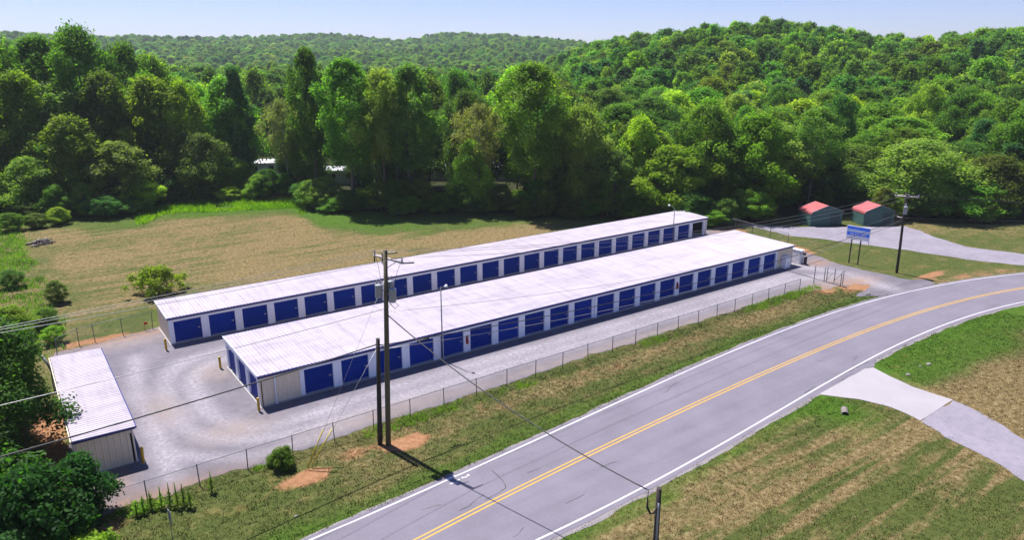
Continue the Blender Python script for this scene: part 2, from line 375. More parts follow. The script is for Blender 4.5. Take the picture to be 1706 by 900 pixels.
def masks(x, y):
    x = np.asarray(x, float); y = np.asarray(y, float)
    az, r = polar(x, y); edge = tl_r(az) - r     # metres in front of the forest edge
    n8 = fbm(x, y, 9); n3 = fbm(x + 90, y, 3.2)
    yn, ys = fN(x), fS(x)
    dry = np.full(x.shape, .30); lush = np.full(x.shape, .08); dirt = np.zeros(x.shape); streak = np.full(x.shape, .12)
    field = sst(22, 24, y) * sst(-15, -10, x + (n8 - .5) * 6)
    dry = dry * (1 - field) + field * (.75 + (n8 - .5) * .7 + (fbm(x + 40, y - 30, 26) - .5) * .9)
    streak = np.maximum(streak, field * .30)
    gstrip = field * sst(15, 7, edge + (n8 - .5) * 8 + (n3 - .5) * 7); dry -= gstrip * .55; lush += gstrip * .35
    g2 = field * band(x, 2, 34, 8) * sst(20, 11, edge + (n8 - .5) * 9 + (n3 - .5) * 7); lush += g2 * .4; dry -= g2 * .4
    g3 = field * band(y, 22, 29, 2.5) * band(x, -13, 2, 3); dry -= g3 * .50; lush += g3 * .22
    leftw = (1 - sst(-15.5, -13, x)) * sst(12, 20, y); lush += leftw * (.10 + (n3 - .5) * .5); dry += leftw * (.15 + (n8 - .5) * .9)
    leftn = (1 - sst(-17.5, -16.5, x)) * (1 - sst(12, 20, y)) * sst(-8, -4, y); dirt += leftn * .1
    verge = sst(0, .6, y - yn) * (1 - sst(-.3, .5, y - fence_y(x))) * (1 - sst(58, 66, x))
    dry = np.where(verge > .3, .30 + (n8 - .5) * .55, dry)
    near = verge * (1 - sst(1.2, 2.6, y - yn + (n3 - .5) * 1.6)); lush += near * .42 * (1 - sst(25, 55, x) * .4); dry -= near * .15
    midd = verge * band(y - fence_y(x), -3.4, -1.4, .8) * band(x, 8, 50, 6); dry += midd * .45; dirt += midd * (n3 - .45) * .9
    lo = verge * (1 - sst(-6, 4, x)); lush += lo * .12
    up_ = verge * sst(30, 44, x); lush += up_ * .12
    south = 1 - sst(-.4, .2, y - ys)
    dry = np.where(south > .5, .54 + (n8 - .5) * .7, dry); streak = np.maximum(streak, south * (1 - sst(36, 42, x)) * .75)
    ns = south * (1 - sst(1.0, 2.6, ys - y + (n3 - .5) * 2)); lush += ns * .5; dry -= ns * .25
    east = south * sst(39, 42, x - (y + 25) * .2)
    es = east * (1 - sst(4.0, 7.0, ys - y + (n8 - .5) * 5)); lush += es * .62; dry -= es * .25
    et = east * sst(4.5, 8, ys - y + (n8 - .5) * 4); dry += et * .38
    pipeg = south * np.exp(-((x - 31.5) ** 2 + (y + 26) ** 2) / 9); lush += pipeg * .7
    tri = sst(64, 67, x) * sst(0, 1, y - yn) * (y < 14); dry = np.where(tri > .5, .22 + (n8 - .5) * .35, dry)
    tb = tri * (1 - sst(.5, 4.5, y - yn)) * band(x, 68, 86, 3); dry += tb * .45; dirt += tb * (.25 + (n3 - .5))
    er = sst(92, 97, x) * (1 - sst(8, 15, edge)); dry += er * .25
    def spot(px, py, rx, ry, k=1.0):
        d = np.hypot((x - px) / rx, (y - py) / ry) + (n3 - .5) * .9
        return k * (1 - sst(.55, 1.1, d))
    for s in ((3.0, -10.9, 2.3, 1.2, 1.1), (-4.2, -11.2, 2.0, .8, 1), (.2, -10.2, 2.2, .8, .55), (62.5, -9.6, 4.0, 2.0, 1.1), (57.5, -8.6, 3.5, 1.3, .6), (73.5, -12.6, 3.4, .9, 1.2), (-16.7, 3.5, 1.1, 9, 1.2),
              (71.5, 6.5, 2.0, 6.5, .9), (73.5, 17, 2.0, 4.0, .9), (-12, 22.6, 5, .9, .8), (-15.6, -9.5, 2.5, 1.2, .7), (90, 13.5, 4, 1, .5)):
        dirt = np.maximum(dirt, spot(*s))
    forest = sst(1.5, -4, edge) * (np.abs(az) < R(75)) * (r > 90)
    return dry, lush, dirt, forest, streak
def put_masks(me, x, y, k=None):
    d = masks(x, y)
    a = np.stack([d[0], d[1], d[2], np.ones_like(d[0])], 1); b = np.stack([d[3], d[4], np.zeros_like(d[0]), np.ones_like(d[0])], 1)
    if k is not None: a = np.repeat(a, k, 0); b = np.repeat(b, k, 0)
    for nm, arr in (('mask', a), ('mask2', b)):
        at = me.attributes.new(nm, 'FLOAT_COLOR', 'POINT'); at.data.foreach_set('color', np.clip(arr, 0, 1.5).astype(np.float32).ravel())

def axis(lo, hi, step, ext, g=1.12):
    a = list(np.arange(lo, hi + .01, step)); s = step; p = hi
    while p < ext: s *= g; p += s; a.append(p)
    s = step; p = lo
    while p > -ext: s *= g; p -= s; a.insert(0, p)
    return np.array(a)
gx = axis(-26, 112, .6, 2600, 1.09); gy = axis(-46, 92, .6, 2600, 1.09)
GX, GY = np.meshgrid(gx, gy); nx, ny = len(gx), len(gy)
gX, gY = GX.ravel(), GY.ravel()
I = np.arange(nx * ny).reshape(ny, nx)
gF = np.stack([I[:-1, :-1].ravel(), I[:-1, 1:].ravel(), I[1:, 1:].ravel(), I[1:, :-1].ravel()], 1)
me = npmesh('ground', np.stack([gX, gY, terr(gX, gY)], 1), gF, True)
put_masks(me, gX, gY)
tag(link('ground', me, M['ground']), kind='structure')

# ------------------------------------------------------------------ sheets on the ground
def densify(pts, step, jit=0.0, closed=True):
    out = []; n = len(pts)
    for i in range(n if closed else n - 1):
        a = np.array(pts[i][:2], float); b = np.array(pts[(i + 1) % n][:2], float)
        d = np.linalg.norm(b - a); k = max(1, int(d / step)); nrm = np.array([-(b - a)[1], (b - a)[0]]) / max(d, 1e-6)
        for j in range(k):
            p = a + (b - a) * j / k
            if jit: p = p + nrm * ((fbm(p[0] * 1.0, p[1], 1.3) - .5) * 2.4 * jit)
            out.append(tuple(p))
    return out
def inside(P, poly):
    x, y = P[:, 0], P[:, 1]; r = np.zeros(len(P), bool); n = len(poly); j = n - 1
    for i in range(n):
        xi, yi = poly[i]; xj, yj = poly[j]
        r ^= ((yi > y) != (yj > y)) & (x < (xj - xi) * (y - yi) / ((yj - yi) or 1e-9) + xi); j = i
    return r
def sheet(name, poly, z, mat, step=.5, jit=.0, grid=None):
    b = densify(poly, step, jit); pts = list(b)
    if grid:
        A = np.array(b); lo, hi = A.min(0), A.max(0)
        X, Y = np.meshgrid(np.arange(lo[0], hi[0], grid), np.arange(lo[1], hi[1], grid))
        Q = np.stack([X.ravel(), Y.ravel()], 1); Q = Q[inside(Q, b)]; pts += [tuple(q) for q in Q]
    nb = len(b)
    v, e, f, *_ = delaunay_2d_cdt([Vector(p) for p in pts], [(i, (i + 1) % nb) for i in range(nb)], [], 1, 1e-5)
    me = bpy.data.meshes.new(name); me.from_pydata([(p.x, p.y, z) for p in v], [], f); me.update()
    if me.polygons and me.polygons[0].normal.z < 0: me.flip_normals()
    return tag(link(name, me, mat), kind='structure'), np.array([(p.x, p.y) for p in v])
def strip(name, fa, fb, x0, x1, z, mat, parent=None, step=1.0, jit=0.0):
    xs = np.arange(x0, x1 + step, step)
    ja = (fbm(xs, xs * 0 + 3, 1.7) - .5) * 2 * jit; jb = (fbm(xs, xs * 0 + 9, 1.7) - .5) * 2 * jit
    V = np.concatenate([np.stack([xs, fa(xs) + ja, xs * 0 + z], 1), np.stack([xs, fb(xs) + jb, xs * 0 + z], 1)])
    n = len(xs); i = np.arange(n - 1)
    me = npmesh(name, V, np.stack([i, i + n, i + n + 1, i + 1], 1)[:, ::-1] if fb(xs[:1])[0] > fa(xs[:1])[0] else np.stack([i, i + n, i + n + 1, i + 1], 1))
    if me.polygons[0].normal.z < 0: me.flip_normals()
    return link(name, me, mat, parent)
X0, X1 = -70, 150
tag(strip('road_shoulder', lambda x: fN(x) + .52, lambda x: fS(x) - .70, X0, X1, .010, M['shoulder'], step=.35, jit=.22), kind='structure')
road = tag(strip('road', lambda x: fN(x) + .34, lambda x: fS(x) - .42, X0, X1, .022, M['asphalt'], step=.5, jit=.05), kind='structure')
strip('edge_line', lambda x: fN(x) + .065, lambda x: fN(x) - .065, X0, X1, .027, M['linewhite'], road)
strip('edge_line', lambda x: fS(x) + .065, lambda x: fS(x) - .065, X0, X1, .027, M['linewhite'], road)
strip('centre_line', lambda x: fC(x) + .21, lambda x: fC(x) + .09, X0, X1, .027, M['lineyellow'], road)
strip('centre_line', lambda x: fC(x) - .09, lambda x: fC(x) - .21, X0, X1, .027, M['lineyellow'], road)
def crack(pxs, w=.05):
    p = densify([gp(*q) for q in pxs], .25, .22, False) + [gp(*pxs[-1])]
    V, F = [], []
    for i, q in enumerate(p):
        a = np.array(p[max(i - 1, 0)]); b = np.array(p[min(i + 1, len(p) - 1)]); t = (b - a) / max(np.linalg.norm(b - a), 1e-6)
        ww = w * (.4 + .9 * random.random()); nn = np.array([-t[1], t[0]]) * ww
        V += [(q[0] + nn[0], q[1] + nn[1], .0265), (q[0] - nn[0], q[1] - nn[1], .0265)]
        if i: F.append((2 * i - 2, 2 * i - 1, 2 * i + 1, 2 * i))
    me = bpy.data.meshes.new('crack'); me.from_pydata(V, [], F); me.update()
    if me.polygons[0].normal.z < 0: me.flip_normals()
    link('crack', me, M['tar'], road)
for c_ in ([(820, 785), (837, 805), (839, 813), (809, 834)], [(762, 851), (785, 839), (806, 825)], [(856, 897), (873, 880)], [(945, 842), (974, 825)],
           [(1341, 656), (1360, 645)], [(1378, 636), (1449, 603)], [(1421, 601), (1428, 594)], [(1360, 603), (1374, 602)], [(880, 790), (900, 781)], [(1130, 640), (1105, 655)],
           [(700, 850), (735, 842)], [(1000, 780), (1030, 771)]):
    crack(c_, .045 if len(c_) > 2 else .035)
for (u, v, a, b) in ((755, 806, .32, .10), (763, 801, .22, .09), (771, 797, .13, .12), (776, 796, .16, .08), (780, 793, .12, .14), (752, 797, .5, .16), (761, 806, .14, .16)):
    x, y = gp(u, v); mb = MB(); a *= .75; b *= .75
    mb.poly([(x + math.cos(t) * a * (.8 + .4 * random.random()), y + math.sin(t) * b * (.8 + .4 * random.random()), .0275) for t in np.linspace(0, 2 * math.pi, 9)[:-1]])
    mb.build('paint_mark', M['linewhite'], road)

lot_poly = [(-15.4, -8.3), (-9, -7.9), (0, -7.75), (20, -7.2), (40, -6.9), (54, -6.8), (57.5, -8.2), (60.5, -8.6), (64.5, -10.4), gp(1425, 494), gp(1462, 494), gp(1500, 489.4),
            (68, -14.4), gp(1556, 472), gp(1545, 468), gp(1500, 463.5), gp(1450, 453), gp(1400, 441), gp(1365, 428), gp(1335, 417), (72.0, 8), (73, 14), (73.2, 18.5), (70, 22.4),
            (40, 22.9), (0, 22.8), (-6.5, 22.7), (-10, 22.2), (-15.2, 21.4), (-15.9, 14), (-15.8, 0)]
lot, LV = sheet('gravel_lot', lot_poly, .014, M['gravel'], .4, .45, .55)
def polydist(P, path):
    d = np.full(len(P), 1e9)
    for a, b in zip(path[:-1], path[1:]):
        a = np.array(a); b = np.array(b); t = np.clip(((P - a) @ (b - a)) / max((b - a) @ (b - a), 1e-9), 0, 1)
        d = np.minimum(d, np.linalg.norm(P - (a + t[:, None] * (b - a)), axis=1))
    return d
def smooth_path(pts, k=8):
    p = [np.array(q, float) for q in pts]; p = [2 * p[0] - p[1]] + p + [2 * p[-1] - p[-2]]; out = []
    for i in range(1, len(p) - 2):
        for t in np.arange(0, 1, 1 / k):
            out.append(.5 * (2 * p[i] + (p[i + 1] - p[i - 1]) * t + (2 * p[i - 1] - 5 * p[i] + 4 * p[i + 1] - p[i + 2]) * t ** 2 + (3 * p[i] - p[i - 1] - 3 * p[i + 1] + p[i + 2]) * t ** 3))
    out.append(p[-2]); return out
tr = np.zeros(len(LV)); tanm = np.zeros(len(LV)); dm = np.zeros(len(LV))
for path, w in (([(60, -4.2), (30, -4.4), (8, -4.6), (-3, -5.2), (-8.2, -1.5), (-9, 5), (-7.5, 11), (-2, 13.2), (20, 13)], 1.0),
                ([(60, -2.6), (30, -2.8), (8, -2.8), (-3.4, -3.4), (-6.4, -.5), (-7, 4), (-5.6, 9.6), (0, 11.4), (20, 11.2)], .9),
                ([(-11, -6.5), (-10.6, 0), (-10.6, 8), (-9.5, 16)], .8), ([(2, -6.2), (-6, -6.6), (-11, -3)], .7), ([gp(1480, 480), gp(1400, 455), (64, 0), (66, 8), (66, 14)], 1.4), ([(64, -6), (58, -4), (50, -3.5)], 1.2)):
    d = polydist(LV, smooth_path(path)); tr = np.maximum(tr, np.exp(-(d / w) ** 2) * (.6 + .9 * fbm(LV[:, 0], LV[:, 1], 3)))
for cx_, cy_, rx, ry in ((-6, -2.4, 2.6, 1.6), (-4.6, 8.6, 1.6, 2), (-10, 20.5, 4.5, 1.6), (4, -6.3, 7, 1.2), (60, -7.5, 5, 2), (30, -6.6, 30, .7), (-9.5, 4, 1.2, 3)):
    tanm = np.maximum(tanm, np.exp(-(((LV[:, 0] - cx_) / rx) ** 2 + ((LV[:, 1] - cy_) / ry) ** 2)))
for cx_, cy_, rx, ry in ((63, -9.0, 3.5, 1.4), (70.5, 9, 2, 7), (72, 17, 1.8, 4), (-14, 1, 1, 10), (-8, 21.8, 8, .8), (57, -7.8, 3, .8), (-12.5, -7.8, 5, .8), (67.5, -1.5, 2.2, 1.3)):
    dm = np.maximum(dm, np.exp(-(((LV[:, 0] - cx_) / rx) ** 2 + ((LV[:, 1] - cy_) / ry) ** 2)))
at = lot.data.attributes.new('mask', 'FLOAT_COLOR', 'POINT')
at.data.foreach_set('color', np.stack([tr, tanm, dm, tr * 0 + 1], 1).astype(np.float32).ravel())

sheet('paved_lane', [gp(*q) for q in [(1228, 373.5), (1330, 378), (1420, 378), (1507, 377), (1530, 383), (1557, 395), (1610, 411), (1706, 424), (1800, 432), (1800, 452), (1706, 442.5), (1610, 432), (1507, 416.5), (1408, 403.5), (1310, 392), (1249, 377)]], .014, M['drive'], .6, .35)
apron, _ = sheet('concrete_apron', [gp(*q) for q in [(1364, 658), (1400, 638), (1440, 615), (1455, 613), (1485, 629), (1520, 645), (1555, 657), (1588, 667), (1561, 684), (1533, 702), (1508, 689), (1480, 678), (1430, 666)]], .030, M['concrete'], .5, .05)
sheet('asphalt_throat', [gp(*q) for q in [(1352, 662), (1364, 657), (1440, 614.5), (1456, 611.5), (1460, 600), (1448, 596), (1400, 622), (1340, 655)]], .018, M['asphalt'], .5, .08)
sheet('gravel_driveway', [gp(*q) for q in [(1533.5, 702.5), (1588.5, 667.5), (1620, 682), (1660, 703), (1706, 732), (1800, 790), (1860, 850), (1800, 880), (1740, 828), (1706, 802), (1650, 768), (1590, 735)]], .014, M['drive'], .5, .3)

# ------------------------------------------------------------------ storage buildings
def ribbed(x0, x1, z0, z1, step, d, thick=.0):   # sheet in the xz plane, ribs standing out toward -y
    mb = MB(); xs = []; x = x0
    while x < x1 - 1e-6:
        e = min(x + step, x1); r = min(.09, (e - x) * .3)
        xs += [(x, 0), (e - r, 0), (e - r * .75, -d), (e - r * .25, -d)]; x = e
    xs.append((x1, 0))
    for (a, da), (b, db) in zip(xs[:-1], xs[1:]):
        mb.poly([(a, da, z0), (b, db, z0), (b, db, z1), (a, da, z1)])
    mb.poly([(x0, .05, z0), (x0, .05, z1), (x1, .05, z1), (x1, .05, z0)])
    for (a, b) in ((x0, z0), (x1, z0)):
        mb.poly([(a, 0, z0), (a, 0, z1), (a, .05, z1), (a, .05, z0)])
    return mb
def door_mesh(w, h):
    mb = MB(); n = 14; dz = h / n
    for k in range(n):
        z = k * dz
        mb.poly([(0, 0, z), (w, 0, z), (w, -.018, z + dz * .25), (0, -.018, z + dz * .25)])
        mb.poly([(0, -.018, z + dz * .25), (w, -.018, z + dz * .25), (w, -.018, z + dz * .7), (0, -.018, z + dz * .7)])
        mb.poly([(0, -.018, z + dz * .7), (w, -.018, z + dz * .7), (w, 0, z + dz), (0, 0, z + dz)])
    mb.poly([(0, .03, 0), (0, .03, h), (w, .03, h), (w, .03, 0)])
    return mb.mesh('door')
latch_me = MB().box(-.09, -.05, -.05, .09, 0, .05).box(-.03, -.08, -.03, .03, -.05, .03).mesh('latch')
bar_w = {}
def bar_mesh(w):
    if w not in bar_w: bar_w[w] = MB().box(0, -.035, -.005, w, .0, .07).mesh('bottom_bar')
    return bar_w[w]
def add_door(parent, me, w, x, y, z, rz=0.0, wobble=True):
    d = link('door', me, M['blue'], parent, (x, y, z), (0, 0, rz))
    link('latch', latch_me, M['steel'], d, (w - .22, -.01, 1.08))
    link('bottom_bar', bar_mesh(w), M['grey'], d, (0, -.018, .0))
    return d
pan_cache = {}
def roof_panel(L, w=.914):
    if (L, w) in pan_cache: return pan_cache[(L, w)]
    mb = MB(); prof = []
    for k in range(3):
        b = k * w / 3
        prof += [(b, 0), (b + w / 3 - .10, 0), (b + w / 3 - .075, .024), (b + w / 3 - .035, .024)]
    prof.append((w - .01, 0))
    for (a, za), (b, zb) in zip(prof[:-1], prof[1:]): mb.poly([(a, 0, za), (b, 0, zb), (b, L, zb), (a, L, za)])
    mb.poly([(0, 0, -.02), (0, L, -.02), (w - .01, L, -.02), (w - .01, 0, -.02)])
    mb.poly([(p, 0, z) for p, z in prof] + [(w - .01, 0, -.02), (0, 0, -.02)], True)
    mb.poly([(p, L, z) for p, z in prof] + [(w - .01, L, -.02), (0, L, -.02)])
    for x in (0, w - .01): mb.poly([(x, 0, -.02), (x, L, -.02), (x, L, 0), (x, 0, 0)], x > 0)
    pan_cache[(L, w)] = mb.mesh('roof_panel'); return pan_cache[(L, w)]
def gable_roof(b, x0, x1, y0, y1, zf, zb, over=.14):
    dy = (y1 - y0); sl = math.atan2(zb - zf, dy); L = math.hypot(dy + 2 * over, (zb - zf) * (dy + 2 * over) / dy)
    zf2 = zf - over * math.tan(sl)
    deck = MB(); deck.v = []
    a, c = y0 - over + .03, y1 + over - .03; za, zc = zf2 - .09, zf2 - .09 + (c - a) * math.tan(sl)
    xa, xb = x0 - .06, x1 + .06
    n = [(xa, a, za), (xb, a, za), (xb, c, zc), (xa, c, zc)]
    deck.poly(n, True); deck.poly([(p[0], p[1], p[2] + .06) for p in n])
    for i in range(4):
        p, q = n[i], n[(i + 1) % 4]; deck.poly([p, q, (q[0], q[1], q[2] + .06), (p[0], p[1], p[2] + .06)])
    roof = deck.build('roof', M['white'], b)
    k = round((x1 - x0 + .24) / .914); w = (x1 - x0 + .24) / k; pm = roof_panel(L, w)
    for i in range(k):
        link('roof_panel', pm, M['roof'], roof, (x0 - .12 + i * w, y0 - over, zf2 + random.uniform(-.003, .003)), (sl, 0, 0))
    # rake trim at both ends
    for xe in (x0 - .15, x1 + .123):
        r = MB(); r.box(0, 0, -.13, .027, L, .045); r.build('rake_trim', M['white'], roof, (xe, y0 - over, zf2), (sl, 0, 0))
    f = MB(); f.box(x0 - .12, y0 - over - .085, zf2 - .20, x1 + .12, y0 - over - .002, zf2 - .012); f.build('gutter', M['navy'], b)
    f = MB(); f.box(x0 - .12, y1 + over + .002, zb + .02 - .2, x1 + .12, y1 + over + .06, zb + .02); f.build('gutter', M['navy'], b)
    return roof
def downspout(b, x, y, h):
    mb = MB(); mb.box(x - .05, y - .10, .12, x + .05, y - .02, h); mb.box(x - .05, y - .26, .05, x + .05, y - .02, .13); mb.build('downspout', M['white'], b)

ZF, ZB = 2.60, 2.80
def storage(label, x0, x1, y0, y1, dx0, pitch, ndoor, dw, dh, open_bay=False, leftdoors=False, spouts=()):
    b = empty('storage_building', ((x0 + x1) / 2, y0, 0), 0, label, 'building')
    O = b.location.copy()
    def B(mb, name, mat): 
        o = mb.build(name, mat, b); o.location = -O; return o
    # floor slab
    mb = MB(); mb.box(x0 - .10, y0 - .22, -.1, x1 + .10, y1 + .10, .05); B(mb, 'floor_slab', M['slab'])
    zt = ZF - .10
    span = ndoor + (1 if open_bay else 0)
    dx1 = dx0 + (span - 1) * pitch + dw
    tr_ = .34
    # plain wall runs of the front
    for a, c in ((x0, dx0 - tr_), (dx1 + tr_, x1)):
        if c - a > .25:
            o = ribbed(a, c, .05, zt, .305, .02).build('front_wall', M['beige'], b, (-O.x, y0 - O.y, 0))
    for xc in (x0, x1 - .1):
        mb = MB(); mb.box(xc - .012, y0 - .035, .05, xc + .112, y0 - .022, zt); B(mb, 'corner_trim', M['beige'] if leftdoors else M['white'])
    # header above the doors, jamb columns between them
    mb = MB(); mb.box(dx0 - tr_, y0 - .03, dh + .05, dx1 + tr_, y0 + .05, zt); B(mb, 'header', M['white'])
    mb = MB(); mb.box(dx0 - tr_, y0 - .03, .05, dx0, y0 + .22, dh + .05); B(mb, 'jamb', M['white'])
    mb = MB(); mb.box(dx1, y0 - .03, .05, dx1 + tr_, y0 + .22, dh + .05); B(mb, 'jamb', M['white'])
    jm = MB().box(dw, -.03, .05, pitch, .22, dh + .05).mesh('jamb')
    for k in range(span - 1):
        link('jamb', jm, M['white'], b, (dx0 + k * pitch - O.x, y0 - O.y, 0))
    dm_ = door_mesh(dw, dh)
    for k in range(ndoor): add_door(b, dm_, dw, dx0 + k * pitch - O.x, y0 + .14 - O.y, .05)
    for x in spouts: downspout(b, x - O.x, y0 - .03 - O.y, zt)
    # side and back walls
    w = y1 - y0
    if not leftdoors:
        ribbed(0, w, .05, zt + .05, .305, .02).build('end_wall', M['beige'], b, (x0 - O.x, y1 - O.y, 0), (0, 0, -math.pi / 2))
    ribbed(0, w - .1, .05, zt + .05, .305, .02).build('end_wall', M['beige'], b, (x1 - O.x, y0 + .05 - O.y, 0), (0, 0, math.pi / 2))
    ribbed(0, x1 - x0 - .1, .05, ZB - .1, .305, .02).build('back_wall', M['beige'], b, (x1 - .05 - O.x, y1 - O.y, 0), (0, 0, math.pi))
    # inner walls beside the doors keep the units dark
    mb = MB(); mb.box(x0 + .1, y0 + .34, .05, (dx1 - dw - .35 if open_bay else x1 - .1), y0 + .38, zt); B(mb, 'inner_wall', M['dark'])
    if open_bay:
        mb = MB(); mb.box(dx1 - dw - .40, y0 + .40, .05, dx1 - dw - .34, y1 - .1, zt); B(mb, 'inner_wall', M['beige'])
    if open_bay:
        mb = MB(); mb.box(dx1 - dw - .33, y1 - .16, .05, x1 - .14, y1 - .12, zt + .02); mb.box(x1 - .13, y0 + .3, .05, x1 - .10, y1 - .17, zt + .02); mb.box(dx1 - dw - .335, y0 + .42, .055, dx1 - dw - .32, y1 - .17, zt); mb.box(dx1 - dw - .3, y0 + .25, zt + .025, x1 - .12, y1 - .17, zt + .04); B(mb, 'unit_painted_shade', M['dark'])  # dark panels added so the open unit looks shaded inside
    if leftdoors:
        pd = 2.98; dy0 = .50
        dl = door_mesh(2.28, dh)
        mb = MB(); mb.box(x0 - .03, y0, dh + .05, x0 + .05, y1, zt + .10); B(mb, 'header', M['white'])
        mb = MB(); mb.box(x0 - .02, y0, .05, x0 + .2, y0 + dy0 - .001, dh + .05); B(mb, 'jamb', M['white'])
        for k in range(3):
            ya = y0 + dy0 + k * pd
            add_door(b, dl, 2.28, x0 + .14 - O.x, ya + 2.28 - O.y, .05, -math.pi / 2)
            ye = min(ya + pd, y1); mb = MB(); mb.box(x0 - .02, ya + 2.28, .05, x0 + .2, ye, dh + .05); B(mb, 'jamb', M['white'])
        mb = MB(); mb.box(x0 + .30, y0 + .4, .05, x0 + .34, y1 - .1, zt); B(mb, 'inner_wall', M['dark'])
    tmp = set(b.children)
    gable_roof(b, x0, x1, y0, y1, ZF, ZB)
    for o in b.children:
        if o not in tmp: o.location = o.location - O
    return b
# a part's mesh made in site metres is shifted back by its thing's origin
B_B = storage('long white roofed storage building in front, blue doors on its side and left end', -3.45, 63.75, 0, 9.1, 0, 3.048, 20, 2.347, 2.10, leftdoors=True, spouts=(-2.3, 10 * 3.048 - .35, 12.35))
AX, AY = -5.885, 17.4
B_A = storage('narrow white roofed storage building at the back with one open unit at its far end', -6.3, 68.2, AY, AY + 5.2, AX, 3.084, 23, 2.394, 2.07, open_bay=True, spouts=(AX + 17 * 3.084 - .35,))
# shed on the left: long axis across
def shed():
    b = empty('storage_shed', (-14.0, -3.0, 0), 0, 'small beige ribbed metal shed with white roof at left edge of the gravel', 'shed')
    w, L = 3.15, 15.8; x0, x1 = -1.6, 1.6
    MB().box(x0 - .1, -.1, -.1, x1 + .1, L + .1, .05).build('floor_slab', M['slab'], b)
    ribbed(x0, x1, .05, 2.50, .36, .03).build('end_wall', M['beige'], b)
    ribbed(-x1, -x0, .05, 2.50, .36, .03).build('end_wall', M['beige'], b, (0, L, 0), (0, 0, math.pi))
    ribbed(0, L - .1, .05, 2.5, .36, .03).build('side_wall', M['beige'], b, (x0, L - .05, 0), (0, 0, -math.pi / 2))
    mb = MB(); mb.box(x1 - .06, .0, 2.12, x1 + .03, L, 2.5); mb.build('header', M['white'], b)
    dl = door_mesh(2.35, 2.07)
    for k in range(5):
        ya = .45 + k * 3.05
        add_door(b, dl, 2.35, x1 - .10, ya, .05, math.pi / 2)
        MB().box(x1 - .2, ya - .45 if k == 0 else ya - .7, .05, x1 + .02, ya, 2.12).build('jamb', M['white'], b)
    MB().box(x1 - .2, .45 + 4 * 3.05 + 2.35, .05, x1 + .02, L, 2.12).build('jamb', M['white'], b)
    MB().box(x1 - .40, .1, .05, x1 - .36, L - .1, 2.45).build('inner_wall', M['dark'], b)
    roof = MB().box(x0 - .06, -.10, 2.52, x1 + .06, L + .10, 2.575).build('roof', M['white'], b)
    k = 18; pw = (L + .3) / k
    pm = roof_panel(w + .38, pw)
    for i in range(k): link('roof_panel', pm, M['roof'], roof, (x1 + .18, -.15 + i * pw, 2.60), (R(.8), 0, math.pi / 2))
    MB().box(x0 - .17, -.20, 2.44, x1 + .17, -.155, 2.60).build('fascia', M['navy'], b)
    MB().box(x1 + .185, -.15, 2.46, x1 + .25, L + .15, 2.585).build('gutter', M['navy'], b)
    MB().box(x0 - .25, -.15, 2.48, x0 - .20, L + .15, 2.62).build('rake_trim', M['beige'], b)
    mb = MB(); mb.tube([(x0 - .09, .2, 2.45), (x0 - .09, .1, 2.2), (x0 - .09, .05, .5), (x0 - .1, -.1, .25), (x0 - .1, -.3, .12)], .045, 6); mb.build('downspout', M['white'], b)
shed()

# ------------------------------------------------------------------ small things around the buildings
def bollard(x, y, h, label, lean=0.0):
    b = empty('bollard', (x, y, 0), random.random(), label, 'bollard', 'yellow bollards at the building corners')
    b.rotation_euler.x = lean
    MB().lathe([(.10, -.3), (.10, h - .06), (.085, h - .02), (.05, h), (0.005, h + .012)], 14).build('post', M['yellow'], b)
    MB().lathe([(.17, -.05), (.17, .03), (.11, .05)], 12).build('concrete_collar', M['slab'], b)
bollard(-6.95, 16.1, 1.15, 'yellow bollard at the near corner of the back building')
bollard(-4.05, 9.15, 1.1, 'yellow bollard at the rear left corner of the front building')
bollard(-3.80, -.62, 1.15, 'yellow bollard at the nearest corner of the front building')
bollard(-12.15, -3.45, 1.2, 'yellow bollard at the front corner of the small beige shed', .06)
def extinguisher(x, label):
    e = empty('fire_extinguisher', (x, -.035, .85), 0, label, 'extinguisher', 'wall extinguishers')
    MB().box(-.12, -.03, -.05, .12, 0, .75).build('back_plate', M['redbox'], e)
    MB().lathe([(.075, 0), (.085, .05), (.085, .42), (.05, .50), (.03, .56)], 12, (0, -.12, 0)).build('cylinder', M['redbox'], e)
    MB().box(-.05, -.17, .56, .05, -.07, .61).tube([(0, -.12, .58), (-.1, -.14, .5), (-.1, -.14, .2)], .014, 6).build('hose', M['black'], e)
extinguisher(5 * 3.048 - .35, 'red fire extinguisher on jamb just right of the near lamp pole')
extinguisher(14 * 3.048 - .35, 'red fire extinguisher on jamb towards the far end of the front building')
def lamp(x, y, h, dx, dy, rise, label):
    L = empty('lamp_pole', (x, y, 0), 0, label, 'lamp pole')
    MB().lathe([(.13, 0), (.13, .06), (.062, .09)], 10).build('base_plate', M['slab'], L)
    MB().tube([(0, 0, .05), (0, 0, h * .5), (0, 0, h)], [.062, .055, .045], 8).build('pole', M['post'], L)
    MB().tube([(0, 0, h - .08), (dx * .5, dy * .5, h + rise * .5), (dx, dy, h + rise)], .025, 6).build('arm', M['steel'], L)
    hd = MB(); hd.lathe([(.06, .10), (.10, .06), (.15, -.04), (.155, -.10), (.13, -.13), (.02, -.14)], 12); hd.build('lamp_head', M['signwhite'], L, (dx, dy, h + rise), (0, .25, 0))
lamp(12.13, -.42, 6.75, .28, -.45, .18, 'dark lamp pole standing before the front building doors')
lamp(60.30, 16.85, 5.1, -.75, .35, .40, 'lamp pole before the back building, its head up-tilted to the left')
